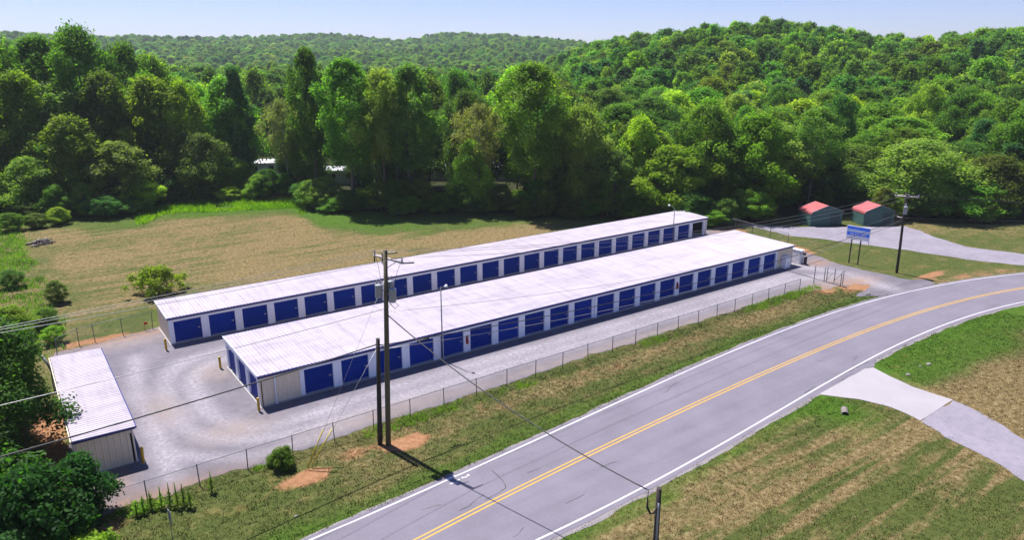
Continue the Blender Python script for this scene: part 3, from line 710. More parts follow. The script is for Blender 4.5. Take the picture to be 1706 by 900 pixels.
# goods in the open unit
s = empty('storage_shelf', (AX + 23 * 3.084 + 1.3, AY + 2.2, .05), 0, 'grey shelving with boxes inside the open storage unit', 'shelf')
for dx in (-.9, .9):
    for dy in (-.25, .25): MB().box(dx - .025, dy - .025, 0, dx + .025, dy + .025, 1.8).build('upright', M['steel'], s)
for z in (.3, .95, 1.6): MB().box(-.92, -.28, z, .92, .28, z + .035).build('shelf_board', M['grey'], s)
for (dx, z, w, h, m_) in ((-.5, .335, .5, .4, 'dark'), (.3, .985, .5, .38, 'signwhite'), (-.4, 1.635, .4, .3, 'grey')):
    o = MB().box(-w / 2, -.2, 0, w / 2, .2, h).box(-w / 2 - .01, -.21, h, w / 2 + .01, .21, h + .03).build('storage_box', M[m_], None, (s.location.x + dx, s.location.y, .05 + z))
    tag(o, {'dark': 'dark lidded box on the lowest shelf in the open unit', 'signwhite': 'white lidded box on the middle shelf in the open unit', 'grey': 'grey lidded box on the top shelf in the open unit'}[m_], 'box')
# cabinets by the far end of the front building
c = empty('utility_cabinet', (62.0, -.38, 0), 0, 'white metal cabinet against the far end of the front wall', 'cabinet')
MB().box(-.55, -.3, .02, .55, .3, 1.55).build('body', M['signwhite'], c); MB().box(-.52, -.325, .08, -.01, -.3, 1.5).build('door', M['signwhite'], c)
MB().box(.01, -.325, .08, .52, -.3, 1.5).build('door', M['signwhite'], c); MB().box(-.04, -.36, .7, .04, -.325, .9).build('handle', M['steel'], c)
cbx, cby = gp(1330, 440)
c = empty('utility_cabinet', (cbx + .35, cby + 1.1, 0), 0, 'white boxy cabinet beyond the far corner of the front building', 'cabinet')
MB().box(-.35, -1.3, .02, .35, 1.3, 1.75).build('body', M['signwhite'], c); MB().box(-.4, -1.35, 1.752, .4, 1.35, 1.80).build('lid', M['signwhite'], c)
for yy in (-1.2, .05): MB().box(-.375, yy, .1, -.352, yy + 1.15, 1.65).build('door', M['signwhite'], c)
tag(MB().tube([(0, 0, 0), (.0, .02, .8), (.05, .1, 1.6), (-.15, .35, 2.3), (-.5, .75, 2.9), (-.75, 1.0, 3.0)], .10, 8).build('bent_pipe', M['grey'], None, (-15.85, 12.4, 0)),
    'bent grey pipe rising at the back corner of the small shed', 'pipe')
e = MB().lathe([(.02, 0), (.02, .9)], 6).box(-.02, -.01, .62, .28, .01, .88).build('marker_flag', M['redbox'], None, (-7.6, 22.6, 0)); tag(e, 'small red marker flag behind the back building', 'flag')

# ------------------------------------------------------------------ fences and gate
def chain_mesh(name, P, h, parent, z0=.06, step=.16, w=.0045):
    V, F = [], []
    P = [np.array(p) for p in P]
    for a, b in zip(P[:-1], P[1:]):
        L = np.linalg.norm(b - a); t = (b - a) / L; n = int(L / step)
        for k in range(-int(h / step), n + 1):
            for sgn in (1, -1):
                s0 = k * step if sgn > 0 else k * step + h; s1 = s0 + sgn * h
                lo, hi = sorted((s0, s1)); zz = lambda s: z0 + (s - s0) / (s1 - s0) * h
                lo, hi = max(lo, 0), min(hi, L)
                if hi - lo < .02: continue
                q0, q1 = a + t * lo, a + t * hi; i = len(V)
                V += [(q0[0], q0[1], zz(lo) - w), (q1[0], q1[1], zz(hi) - w), (q1[0], q1[1], zz(hi) + w), (q0[0], q0[1], zz(lo) + w)]
                F.append((i, i + 1, i + 2, i + 3))
    o = link(name, npmesh(name, V, F), M['chain'], parent); o['kind'] = 'stuff'; return o
def fence(P, h, label, rail=True, lean=.03, r=.034):
    f = empty('chain_link_fence', (P[0][0], P[0][1], 0), 0, label, 'fence'); O = Vector((P[0][0], P[0][1], 0))
    Q = [(p[0] - O.x, p[1] - O.y) for p in P]
    tops = []
    for i, q in enumerate(Q):
        lx, ly = random.uniform(-lean, lean) * h, random.uniform(-lean, lean) * h
        MB().lathe([(r, -.2), (r, h), (r * .6, h + .04), (.004, h + .06)], 8).build('post', M['post'], f, (q[0], q[1], 0), (ly / h, -lx / h, 0)); tops.append((q[0] + lx * 0, q[1], h - .03))
    if rail: MB().tube(tops, .022, 6).build('top_rail', M['post'], f)
    chain_mesh('chain_mesh', Q, h - .1, f); return f
xs = np.arange(-12.7 - 2.95, 56.2, 2.935)
fence([(x, float(fence_y(x)) + random.uniform(-.05, .05)) for x in xs] , 1.5, 'long chain link fence between the gravel lot and the road verge')
fence([gp(96, 596), (-13.2, 21.9), (-11.9, 22.2), (-9.5, 22.55), (-6.9, 22.75)], 1.75, 'short chain link fence behind the shed at the field corner', True, .08)
fence([(70.5, 22.9), (74.2, 20.6), (74.6, 17), (74.0, 13.5), (73.4, 10), (72.7, 6.5)], 1.6, 'chain link fence along the far right edge of the lot', True, .05, .045)
g = empty('slide_gate', (61.5, -7.2, 0), 0, 'open slide gate frame of steel posts beside the entrance', 'gate')
GP = [gp(1355.5, 473), gp(1372.7, 469.3), gp(1376.7, 469.5), gp(1389.3, 471), gp(1400, 476.7), gp(1403.4, 475)]
for i, (x, y) in enumerate(GP):
    MB().lathe([(.045, -.1), (.045, 2.15 if i == 0 else 1.75), (.01, 2.2 if i == 0 else 1.8)], 8).build('post', M['post'], g, (x - 61.5, y + 7.2, 0))
for i, j in ((2, 3), (3, 4)):
    a, b = GP[i], GP[j]; MB().tube([(a[0] - 61.5, a[1] + 7.2, .25), (b[0] - 61.5, b[1] + 7.2, 1.5)], .025, 6).build('brace', M['post'], g)
a, b = gp(1314, 452), gp(1411, 480.5)
tag(MB().tube([(a[0], a[1], .06), (b[0], b[1], .06)], .05, 6).build('steel_track', M['post'], None), 'dark steel gate track lying across the lot entrance', 'track')
k = empty('barrier_arm', (*gp(1341, 440), 0), 0, 'dark barrier arm with operator post by the far building corner', 'barrier')
kx, ky = gp(1341, 440); ex, ey = gp(1366, 432)
MB().box(-.15, -.15, 0, .15, .15, .95).build('operator_box', M['dark'], k)
MB().tube([(0, 0, .9), (ex - kx, ey - ky, .95)], .045, 6).build('arm', M['post'], k)
k = empty('keypad_stand', (*gp(1335, 442), 0), 0, 'small keypad stand near the white cabinets at the far corner', 'keypad')
MB().tube([(0, 0, 0), (0, 0, 1.0), (.25, -.1, 1.35)], .04, 6).build('post', M['post'], k); MB().box(.15, -.25, 1.3, .4, .05, 1.6).build('keypad_box', M['dark'], k)

# ------------------------------------------------------------------ sign
sx0, sy0, sx1, sy1 = 70.45, -3.10, 70.75, -5.98
sg = empty('business_sign', ((sx0 + sx1) / 2, (sy0 + sy1) / 2, 0), math.atan2(sy1 - sy0, sx1 - sx0), 'blue and white business sign board on two posts by the lane', 'sign')
W2 = math.hypot(sx1 - sx0, sy1 - sy0) / 2
MB().box(-W2, -.04, 3.22, W2, .04, 4.95).build('board', M['signwhite'], sg)
MB().box(-W2 + .05, -.047, 4.50, W2 - .05, -.042, 4.86).build('blue_band', M['signblue'], sg)
MB().box(-W2 + .05, -.047, 3.72, W2 - .05, -.042, 4.16).build('blue_band', M['signblue'], sg)
pm_ = pmat('pale_blue_print', (.42, .60, .86), (.40, .57, .84), 3, .4); MB().box(-W2 + .05, -.046, 4.162, W2 - .05, -.042, 4.498).build('pale_band', pm_, sg)
for x in (-W2 * .5, W2 * .28): MB().box(x - .06, .045, -.2, x + .06, .16, 4.6).build('post', M['creo'], sg)
MB().box(W2 - .06, .0, 2.85, W2 - .02, .05, 3.22).build('bracket', M['creo'], sg)
def lettering(txt, size, x, z, mat, parent, ysc=1.0):
    cu = bpy.data.curves.new('lettering', 'FONT'); cu.body = txt; cu.size = size; cu.align_x = 'CENTER'; cu.extrude = .002
    o = bpy.data.objects.new('lettering', cu); COL.objects.link(o)
    dg = bpy.context.evaluated_depsgraph_get(); me = bpy.data.meshes.new_from_object(o.evaluated_get(dg)); bpy.data.objects.remove(o)
    for v in me.vertices: v.co.y *= ysc
    return link('lettering', me, mat, parent, (x, -.051, z), (math.pi / 2, 0, 0))
lettering('STORAGE', .50, 0, 4.19, M['signwhite'], sg, .78)
lettering('706.278.1900', .38, -.02, 3.80, M['signwhite'], sg)

# traffic sign seen edge on
t = empty('road_sign', (-12.33, -13.4, 0), R(96), 'grey road sign on a post seen almost edge on', 'sign')
MB().box(-.03, -.02, -.3, .03, .02, 2.2).build('post', M['steel'], t); MB().box(-.30, -.028, 1.45, .30, -.022, 2.15).build('plate', M['grey'], t)

# ------------------------------------------------------------------ carports
def carport(a, b, depth, label):
    ax, ay = a; bx, by = b; W = math.hypot(bx - ax, by - ay); ang = math.atan2(by - ay, bx - ax)
    c = empty('metal_carport', (ax, ay, 0), ang, label, 'carport')
    he, hp = 2.25, 3.25
    prof = [(-.06, he - .32), (.0, he - .06), (.14, he + .10), (W / 2, hp), (W - .14, he + .10), (W, he - .06), (W + .06, he - .32)]
    mb = MB(); mb.poly([(0, 0, 0), (W, 0, 0), (W, 0, he - .08), (W - .14, 0, he + .06), (W / 2, 0, hp - .04), (.14, 0, he + .06), (0, 0, he - .08)])
    mb.poly([(0, .04, 0), (W, .04, 0), (W, .04, he - .08), (W - .14, .04, he + .06), (W / 2, .04, hp - .04), (.14, .04, he + .06), (0, .04, he - .08)], True); mb.build('front_wall', M['green'], c)
    o = mb.build('back_wall', M['green'], c, (0, depth - .05, 0))
    for x, rz, oy in ((0, -math.pi / 2, depth), (W, math.pi / 2, 0)):
        m2 = MB()
        for k in range(9):
            z = k * .24; m2.poly([(0, 0, z), (depth, 0, z), (depth, 0, z + .17), (0, 0, z + .17)]); m2.poly([(0, 0, z + .17), (depth, 0, z + .17), (depth, -.035, z + .205), (0, -.035, z + .205)]); m2.poly([(0, -.035, z + .205), (depth, -.035, z + .205), (depth, 0, z + .24), (0, 0, z + .24)])
        m2.build('side_wall', M['green'], c, (x, oy, 0), (0, 0, rz))
    m3 = MB(); y0, y1 = -.18, depth + .18
    for k, ((x0, z0), (x1, z1)) in enumerate(zip(prof[:-1], prof[1:])):
        m3.poly([(x0, y0, z0), (x1, y0, z1), (x1, y1, z1), (x0, y1, z0)]); m3.poly([(x0, y0, z0 - .03), (x0, y1, z0 - .03), (x1, y1, z1 - .03), (x1, y0, z1 - .03)])
        m3.poly([(x0, y0, z0 - .03), (x1, y0, z1 - .03), (x1, y0, z1), (x0, y0, z0)])
    m3.build('roof', M['red'], c)
    for y in (y0 - .02, y1 + .002): MB().tube([(p[0], y, p[1] - .015) for p in prof], .03, 6).build('roof_trim', M['chain'], c)
    d = MB(); d.box(W * .62, -.04, .02, W * .92, -.004, 2.0); d.build('door', M['dgreen'], c)
    d = MB(); d.box(W * .12, -.035, .05, W * .5, -.004, 2.05)
    for k in range(6): d.box(W * .12, -.05, .1 + k * .33, W * .5, -.0352, .13 + k * .33)
    d.build('roll_door', M['green'], c)
carport((85.87, 11.51), (90.75, 9.1), 3.4, 'green metal carport with red roof, left of the pair')
carport((93.05, 6.85), (97.5, 4.35), 3.4, 'green metal carport with red roof, right of the pair beside the pole')

# ------------------------------------------------------------------ poles and wires
def pole_thing(x, y, h, r0, r1, mat, label, bend=(0, 0)):
    p = empty('utility_pole', (x, y, 0), 0, label, 'pole')
    MB().tube([(0, 0, -.5), (bend[0] * .3, bend[1] * .3, h * .35), (bend[0] * .7, bend[1] * .7, h * .7), (bend[0], bend[1], h)], [r0, r0 * .9 + r1 * .1, (r0 + r1) / 2, r1], 14).build('shaft', mat, p)
    return p
def insulator(parent, loc, h=.28, r=.07, up=True):
    prof = [(.02, 0), (.02, .05), (r, .06), (r * .95, .10), (r * .5, .12), (r * .85, .15), (r * .8, .18), (r * .4, .2), (r * .5, .25), (.02, h)]
    o = MB().lathe(prof, 10).build('insulator', M['porc'], parent, loc)
    if not up: o.rotation_euler = (math.pi / 2, 0, 0)
    return o
def transformer(parent, loc, r=.24, h=.85):
    o = MB().lathe([(r * .9, 0), (r, .05), (r, h - .06), (r * 1.06, h - .05), (r * 1.06, h), (r * .85, h + .06), (.03, h + .10)], 16, (0, 0, 0)).build('transformer', M['tank'], parent, loc)
    for a in (0.4, 2.6): MB().lathe([(.035, 0), (.07, .03), (.04, .09), (.065, .13), (.04, .19), (.055, .23), (.015, .30)], 8).build('bushing', M['porc'], o, (r * .45 * math.cos(a), r * .45 * math.sin(a), h + .05))
    return o
def wire(a, b, sag, rad, mat, label, name='overhead_wire', n=28, group=None):
    a, b = Vector(a), Vector(b); pts = [a.lerp(b, t) - Vector((0, 0, 4 * sag * t * (1 - t))) for t in np.linspace(0, 1, n)]
    o = MB().tube(pts, rad, 5).build(name, mat); return tag(o, label, 'wire', group)
PX, PY = 1.84, -10.63
mp = pole_thing(PX, PY, 13.75, .185, .125, M['wood'], 'tall utility pole with three grey transformers and crossarm before the fence', (.05, .05))
LEAN = Vector((.365, -.26, 0)) / 13.75
mp.rotation_euler = (.019, .0265, 0)
arm_a, arm_b = Vector((-.10, 1.45, 13.12)), Vector((.62, -1.22, 13.12))
MB().tube([arm_a, arm_b], .085, 4).build('crossarm', M['arm'], mp)
ins = [arm_a.lerp(arm_b, t) for t in (.03, .30, .97)]
for q in ins: insulator(mp, (q.x, q.y, q.z + .06))
for q in ins[:2]:
    MB().lathe([(.05, -.35), (.05, -.05), (.02, 0)], 8).build('cutout', M['black'], mp, (q.x - .05, q.y - .1, q.z - .05))
MB().tube([(.03, .03, 12.5), arm_a.lerp(arm_b, .2)], .025, 5).tube([(.03, .03, 12.5), arm_a.lerp(arm_b, .8)], .025, 5).build('arm_brace', M['arm'], mp)
for dx, dy, dz in ((-.44, .10, 10.62), (.28, -.36, 10.35), (.44, .22, 10.70)):
    transformer(mp, (dx + .03, dy + .03, dz)); MB().tube([(.03, .03, dz + .5), (dx * .6, dy * .6, dz + .5)], .05, 6).build('bracket', M['tank'], mp)
MB().tube([(.03, .03, 13.5), (.75, -.25, 13.55)], .04, 6).build('dead_end_insulator', M['black'], mp)
MB().tube([(arm_b.x, arm_b.y, 13.1), (arm_b.x + .75, arm_b.y - .05, 13.05)], .045, 6).build('dead_end_insulator', M['black'], mp)
for q, tz in zip(ins, (11.6, 11.65, 11.6)): MB().tube([(q.x, q.y, q.z + .2), (q.x * .8, q.y * .6, 12.4), (q.x * .7, q.y * .4, tz)], .012, 5).build('jumper', M['black'], mp)
mb = MB()
for kk in range(2): mb.tube([(.15, -.1, 10.3), (.5, -.3, 9.9 - .1 * kk), (.75, -.35, 10.05), (.5, .0, 10.3), (.15, .1, 9.8)], .014, 5)
mb.build('drip_loop', M['black'], mp)
SX, SY = 1.42, -10.22
sp_lean = (.019, .0265, 0)
sp = pole_thing(SX, SY, 7.75, .165, .13, M['creo'], 'short dark stub pole standing close to the tall utility pole')
sp.rotation_euler = sp_lean
MB().tube([(-.02, 0, 7.45), (.42, -.38, 7.1)], .03, 6).tube([(.0, .1, 7.2), (.4, -.3, 6.9)], .02, 6).build('cable_clamp', M['steel'], sp)
MB().tube([(.16, -.02, .2), (.16, -.02, 1.6)], .04, 6).build('conduit', M['post'], sp)
RX, RY = 71.13, -9.74
rp = pole_thing(RX, RY, 9.95, .16, .11, M['creo'], 'utility pole with one transformer between the lane and the entrance', (-.25, .2))
ra, rb = Vector((-.75, 1.25, 9.55)), Vector((.25, -1.15, 9.55))
MB().tube([ra, rb], .085, 4).build('crossarm', M['arm'], rp)
rins = [ra.lerp(rb, t) for t in (.04, .55, .96)]
for q in rins: insulator(rp, (q.x, q.y, q.z + .06))
transformer(rp, (-.50, -.12, 7.45), .22, .9)
MB().tube([(-.25, .2, 8.0), (-.48, -.1, 8.0)], .04, 6).build('bracket', M['tank'], rp)
MB().tube([(-.2, .9, 6.95), (-.2, .1, 6.9)], .05, 4).build('cable_bracket', M['arm'], rp)
QX, QY = 6.97, -30.25
qp = pole_thing(QX, QY, 5.1, .15, .125, M['creo'], 'dark pole with conduit and cable loop at bottom edge by the road')
MB().tube([(-.10, -.13, 0), (-.10, -.13, 4.0), (-.09, -.12, 4.35)], .05, 8).build('conduit', M['grey'], qp)
for kk in range(3):
    MB().tube([(-.12, -.1, 4.3), (-.25, 0, 3.85 - kk * .05), (-.42 - .04 * kk, .05, 3.8), (-.58 - .05 * kk, .12, 4.2), (-.55, .2, 4.75), (-.42, .3, 5.05)], .022, 6).build('cable_loop', M['black'], qp)
def P(o, q): return (o[0] + q.x, o[1] + q.y, q.z + .3)
lefts = [at_y(0, 537, -13.0), at_y(0, 541, -14.0), at_y(0, 546, -15.2)]
for i, (q, e_) in enumerate(zip(ins, lefts)):
    a = Vector(P((PX, PY), q)) + LEAN * 13; far = a + (e_ - a) * 1.7
    wire(a, far, .25, .013, M['alu'], ['thin bare power line, uppermost of those leaving the tall pole to the left', 'thin bare power line, middle of three leaving the tall pole to the left', 'thin bare power line, lowest of three leaving the crossarm to the left'][i])
    b = Vector(P((RX, RY), rins[i]))
    wire(a, b, 1.5, .012, M['alu'], ['thin bare power line from the crossarm back end to the right pole', 'thin bare power line from the crossarm middle to the right pole', 'thin bare power line from the crossarm front end to the right pole'][i])
    c2 = b + Vector((60, -26 + i * .5, -3)); wire(b, c2, 1.2, .016, M['black'], ['upper power line running right from the right pole, back conductor', 'upper power line running right from the right pole, middle conductor', 'upper power line running right from the right pole, front conductor'][i])
def left_wire(a, u, v, y, sag, rad, mat, label):
    a = Vector(a); e_ = at_y(u, v, y); wire(a, a + (e_ - a) * 1.6, sag, rad, mat, label)
left_wire((PX - .05 + LEAN.x * 10, PY + LEAN.y * 10, 9.85), 0, 668, -13.0, .25, .020, M['alu'], 'grey neutral wire crossing the left tree towards the tall pole')
left_wire((SX + LEAN.x * 7, SY + LEAN.y * 7, 7.35), 0, 751, -13.0, .35, .042, M['black'], 'black communication cable crossing the shed roof to the stub pole')
wire((SX + .1 + LEAN.x * 7, SY + LEAN.y * 7, 7.25), (RX - .2, RY + .2, 6.9), 1.45, .030, M['black'], 'thick communication cable hanging before the blue doors')
wire((SX + .3 + LEAN.x * 7, SY - .2 + LEAN.y * 7, 7.0), (RX - .2, RY + .4, 6.55), 1.75, .022, M['alu'], 'thinner grey cable just below the thick communication cable')
wire((PX + .1 + LEAN.x * 9, PY + LEAN.y * 9, 9.6), (RX - .2, RY + .2, 7.6), 1.6, .014, M['alu'], 'thin neutral wire strung between tall pole and right pole')
MB_c = MB().tube([(0, 0, 0), (.9, 0, .02)], .075, 8).build('splice_case', M['black'], None, (4.6, -10.2, 6.78)); tag(MB_c, 'black splice case hung on the cable right of the stub pole', 'splice case')
wire((PX + .1 + LEAN.x * 9, PY - .1 + LEAN.y * 9, 9.4), (QX - .45, QY + .35, 5.0), .75, .034, M['black'], 'black service cable dropping across the road to the near pole', 'service_drop')
wire((RX, RY, 6.6), (63.7, -.05, 2.5), .9, .018, M['black'], 'black service cable from right pole to the far building corner', 'service_drop')
for i, z in enumerate((6.9, 6.3)):
    wire((RX - .1, RY + .1, z), (RX + 60, RY - 26, z - 1.2), 1.1, .022, M['black'], ['upper communication cable running right from the right pole', 'lower communication cable running right from the right pole'][i])
gx_, gy_ = -3.87, -10.48
for i, (tx, ty, tz, lab) in enumerate(((PX, PY, 11.9, 'guy wire with yellow guard from the ground anchor to the tall pole'), (SX, SY, 7.2, 'guy wire with yellow guard from the ground anchor to the stub pole'))):
    a = Vector((gx_ + i * .25, gy_ + i * .05, 0)); b = Vector((tx, ty, tz)) + LEAN * tz; gw = empty('guy_wire', a, 0, lab, 'guy wire'); d = (b - a)
    MB().tube([(0, 0, -.2), d], .010, 5).build('strand', M['alu'], gw)
    u_ = d.normalized(); MB().tube([u_ * .25, u_ * 2.9], .034, 7).build('guard', M['ywrap'], gw)

# ------------------------------------------------------------------ culvert pipe, rocks, logs
cx_, cy_ = gp(1408, 692)
o = empty('culvert_pipe', (cx_, cy_, .02), R(35), 'open end of a drain pipe in the green ditch by the driveway', 'pipe')
mb = MB(); n = 16; R0, R1, Lp = .25, .215, .9
for k in range(n):
    a0, a1 = 2 * math.pi * k / n, 2 * math.pi * (k + 1) / n
    c0, s0, c1, s1 = math.cos(a0), math.sin(a0), math.cos(a1), math.sin(a1)
    mb.poly([(0, R0 * c0, R0 * s0), (0, R0 * c1, R0 * s1), (Lp, R0 * c1, R0 * s1), (Lp, R0 * c0, R0 * s0)], True); mb.poly([(0, R1 * c0, R1 * s0), (0, R1 * c1, R1 * s1), (Lp, R1 * c1, R1 * s1), (Lp, R1 * c0, R1 * s0)])
    mb.poly([(0, R0 * c0, R0 * s0), (0, R1 * c0, R1 * s0), (0, R1 * c1, R1 * s1), (0, R0 * c1, R0 * s1)], True)
mb.build('pipe_wall', M['pipe'], o)
MB().tube([(.25, 0, 0), (.92, 0, 0)], .212, 12).build('bore_shade', M['black'], o)  # black plug in the bore stands in for the shade inside the pipe
def rock(x, y, s, label, seed):
    rr = np.random.default_rng(seed); bm = bmesh.new(); bmesh.ops.create_icosphere(bm, subdivisions=2, radius=s)
    ph = rr.random(6) * 6
    for v in bm.verts:
        k = 1 + .25 * math.sin(v.co.x * 4 / s * .4 + ph[0]) + .2 * math.sin(v.co.y * 5 / s * .4 + ph[1]) + .12 * rr.random()
        v.co = Vector((v.co.x * k * 1.3, v.co.y * k, v.co.z * k * .55))
    me = bpy.data.meshes.new('rock'); bm.to_mesh(me); bm.free(); return tag(link('rock', me, M['rock'], None, (x, y, s * .2)), label, 'rock')
rock(*gp(1514, 625), .16, 'pale flat rock in the grass beside the concrete apron edge', 1)
rock(*gp(1547, 608), .17, 'pale rock lying in the bright green grass beyond the apron', 2)
rock(*gp(1533, 611), .09, 'small white stone in the bright green grass by the apron', 3)
rock(*gp(1444, 491), .28, 'dark edged rock at the muddy corner of the entrance', 4)
rock(*gp(493, 861), .10, 'small white stone in the mown verge near the road sign', 5)
lp = empty('log_pile', (-13.6, 68.6, 0), .3, 'pile of pale cut logs at the left of the dry field', 'log pile')
for k in range(26):
    a = random.uniform(-1, 1); z = random.choice((.14, .14, .38, .6)); L = random.uniform(.7, 1.6)
    MB().tube([(0, 0, 0), (L, 0, 0)], [random.uniform(.09, .16)] * 2, 8).build('log', M['log'], lp, (a * 1.5 * (1 - z * .7), random.uniform(-1.2, 1.2) * (1 - z * .6), z), (0, random.uniform(-.2, .2), random.uniform(-1.4, 1.4)))

# ------------------------------------------------------------------ mobile homes seen through the trees
def home(u, r, L, ang, label):
    az = math.atan((u - 853) / FPX); x, y = cam2site(r * math.sin(az), r * math.cos(az)); z = float(terr(np.array([x]), np.array([y]))[0])
    h = empty('mobile_home', (x, y, z), ang, label, 'house', 'mobile homes behind the trees')
    MB().box(-L / 2, -2, .4, L / 2, 2, 3.1).build('wall', M['home'], h); MB().box(-L / 2, -1.9, -.3, L / 2, 1.9, .4).build('skirting', M['grey'], h)
    mb = MB(); mb.poly([(-L / 2 - .2, -2.2, 3.08), (L / 2 + .2, -2.2, 3.08), (L / 2 + .2, 0, 3.75), (-L / 2 - .2, 0, 3.75)]); mb.poly([(L / 2 + .2, 2.2, 3.08), (-L / 2 - .2, 2.2, 3.08), (-L / 2 - .2, 0, 3.75), (L / 2 + .2, 0, 3.75)])
    for s_ in (-1, 1): mb.poly([(s_ * (L / 2 + .2), -2.2, 3.08), (s_ * (L / 2 + .2), 2.2, 3.08), (s_ * (L / 2 + .2), 0, 3.75)], s_ < 0)
    mb.poly([(-L / 2 - .2, -2.2, 3.07), (-L / 2 - .2, 2.2, 3.07), (L / 2 + .2, 2.2, 3.07), (L / 2 + .2, -2.2, 3.07)]); mb.build('roof', M['homeroof'], h)
    for k in range(4):
        x = -L / 2 + (k + .6) * L / 4.4; w = MB().box(x - .5, -2.04, 1.4, x + .5, -2.0, 2.4).build('window', M['dwin'], h)
    MB().box(.2, -2.05, .45, 1.1, -2.0, 2.5).build('door', M['grey'], h)
for u, r, L, a, lab in ((415, 172, 15, -.35, 'white mobile home glimpsed left of the leaning thin tree'), (545, 156, 14, -.5, 'white mobile home glimpsed behind the broad centre trees'), (730, 158, 14, -.7, 'white mobile home glimpsed behind the dark tall tree'),
                        (828, 157, 14, -.9, 'white mobile home glimpsed beside the half bare grey tree'), (250, 190, 15, -.4, 'pale mobile home glimpsed low behind the left trees'), (1585, 176, 14, -1.0, 'white mobile home glimpsed behind the right hand trees')):
    home(u, r, L, a, lab)

# ------------------------------------------------------------------ trees
def leaf_quads(C, Nn, size, rs):
    n = len(C); t = rs.normal(size=(n, 3)); t -= Nn * np.sum(t * Nn, 1)[:, None]; t /= np.linalg.norm(t, axis=1)[:, None] + 1e-9
    b = np.cross(Nn, t); s = (size * rs.uniform(.65, 1.35, n))[:, None]
    V = np.stack([C - t * s * .62, C + b * s * .36 - t * s * .05 + Nn * s * .06, C + t * s * .62, C - b * s * .36 - t * s * .05 + Nn * s * .06], 1).reshape(-1, 3)
    return V, np.arange(4 * n).reshape(n, 4)
ENV = {'oval': lambda t: np.clip(np.sin(np.pi * np.clip(t, .02, .985) ** 1.10), .02, 1) ** .50, 'round': lambda t: np.sqrt(np.clip(1 - (2 * t - 1) ** 2, .02, 1)),
       'tall': lambda t: np.clip(np.minimum(t * 4, 1) * (1.02 - t ** 1.8) ** .6, .05, 1), 'broad': lambda t: np.clip(np.minimum(t * 3.2, 1) ** .7 * (1.03 - t ** 2.2) ** .6, .05, 1),
       'cone': lambda t: np.clip(np.minimum(t * 8, 1) * (1.03 - t) ** .8, .04, 1), 'bush': lambda t: np.sqrt(np.clip(1 - (t * .96) ** 2, .03, 1))}
def tree_mesh(seed, H, W, base, env, nclump, nleaf, leaf, rc=(.085, .15), upb=.45, shell=.55, bare=0.0, limbs=12, r0=None):
    rs = np.random.default_rng(seed); E = ENV[env]; ch = H - base
    lob = rs.random(3) * 6.28
    def rad(t, a): return W / 2 * E(t) * (1 + .24 * np.sin(2 * a + lob[0] + 7 * t) + .17 * np.sin(4 * a + lob[1] - 11 * t))
    t = (np.arange(nclump) + rs.random(nclump)) / nclump; t = t ** .92; a = np.arange(nclump) * 2.39996 + rs.normal(0, .5, nclump)
    q = shell + (1.10 - shell) * rs.random(nclump) ** .6
    rr = rad(t, a) * q
    rcl = rs.uniform(*rc, nclump) * W * (.80 + .3 * (1 - t))
    C = np.stack([rr * np.cos(a), rr * np.sin(a), base + t * ch * .96], 1)
    topn = max(3, nclump // 14)
    C[:, 2] = np.minimum(C[:, 2], H - rcl * .75)
    C[:topn] = np.stack([rs.normal(0, W * .07, topn), rs.normal(0, W * .07, topn), H - rcl[:topn] * .75 - rs.random(topn) * ch * .14], 1)
    per = rs.multinomial(nleaf, (rcl ** 2) / np.sum(rcl ** 2)); idx = np.repeat(np.arange(nclump), per)
    d = rs.normal(size=(len(idx), 3)); d /= np.linalg.norm(d, axis=1)[:, None]
    d[:, 2] = np.where((d[:, 2] < -.25) & (rs.random(len(idx)) < .6), -d[:, 2], d[:, 2])
    rad_ = rs.random(len(idx)) ** .38 * (1 + .55 * rs.random(len(idx)) ** 4)
    Pp = C[idx] + d * (rcl[idx] * rad_)[:, None] * np.array([1, 1, 1.12]) + rs.normal(0, .05 * leaf, (len(idx), 3))
    Nn = d * .50 + np.array([0, 0, upb + .22]) + rs.normal(0, .5, (len(idx), 3)); Nn /= np.linalg.norm(Nn, axis=1)[:, None]
    V, F = leaf_quads(Pp, Nn, leaf, rs)
    me = npmesh('crown', V, F)
    ct = rs.random(nclump); tint = np.clip(ct[idx] * .85 + rs.normal(0, .16, len(idx)) + .08, 0, 1)
    at = me.attributes.new('tint', 'FLOAT', 'POINT'); at.data.foreach_set('value', np.repeat(tint, 4).astype(np.float32))
    # wood
    mb = MB(); r0 = r0 or .010 * H + .06; k = 7; bx, by = rs.normal(0, .02 * H, 2)
    tk = [(bx * math.sin(s * 2.2), by * math.sin(s * 2.6), s * H * .88 - .3 * (s == 0)) for s in np.linspace(0, 1, k)]
    mb.tube(tk, list(np.linspace(r0, .03, k)), 7)
    order = rs.permutation(nclump)[:limbs]
    for i in order:
        e = Vector(C[i]); zs = max(base * .7, e.z - (.25 + .5 * rs.random()) * math.hypot(e.x, e.y) - .05 * H); s = min(zs / (H * .88), .95)
        st = Vector((bx * math.sin(s * 2.2), by * math.sin(s * 2.6), s * H * .88)); m1 = st.lerp(e, .5) + Vector((0, 0, .04 * H * (rs.random() - .2)))
        rb = max(.03, r0 * (1 - s) * .55); mb.tube([st, m1, e], [rb, rb * .6, .015], 5, False)
    return me, mb.mesh('trunk')
KIND = {}
def kind(nm, mat, barkm, *a, **k): 
    c_, t_ = tree_mesh(*a, **k); c_.materials.append(M[mat]); t_.materials.append(M[barkm]); KIND[nm] = (c_, t_, a[1], a[2])
kind('poplar', 'leaf_mid', 'bark', 1, 25, 9, 6.5, 'oval', 190, 25000, .34)
kind('poplar_dark', 'leaf_dark', 'bark', 2, 25, 8.5, 6.0, 'oval', 180, 24000, .34)
kind('maple', 'leaf_mid', 'bark', 3, 17, 11, 2.0, 'broad', 170, 24000, .34)
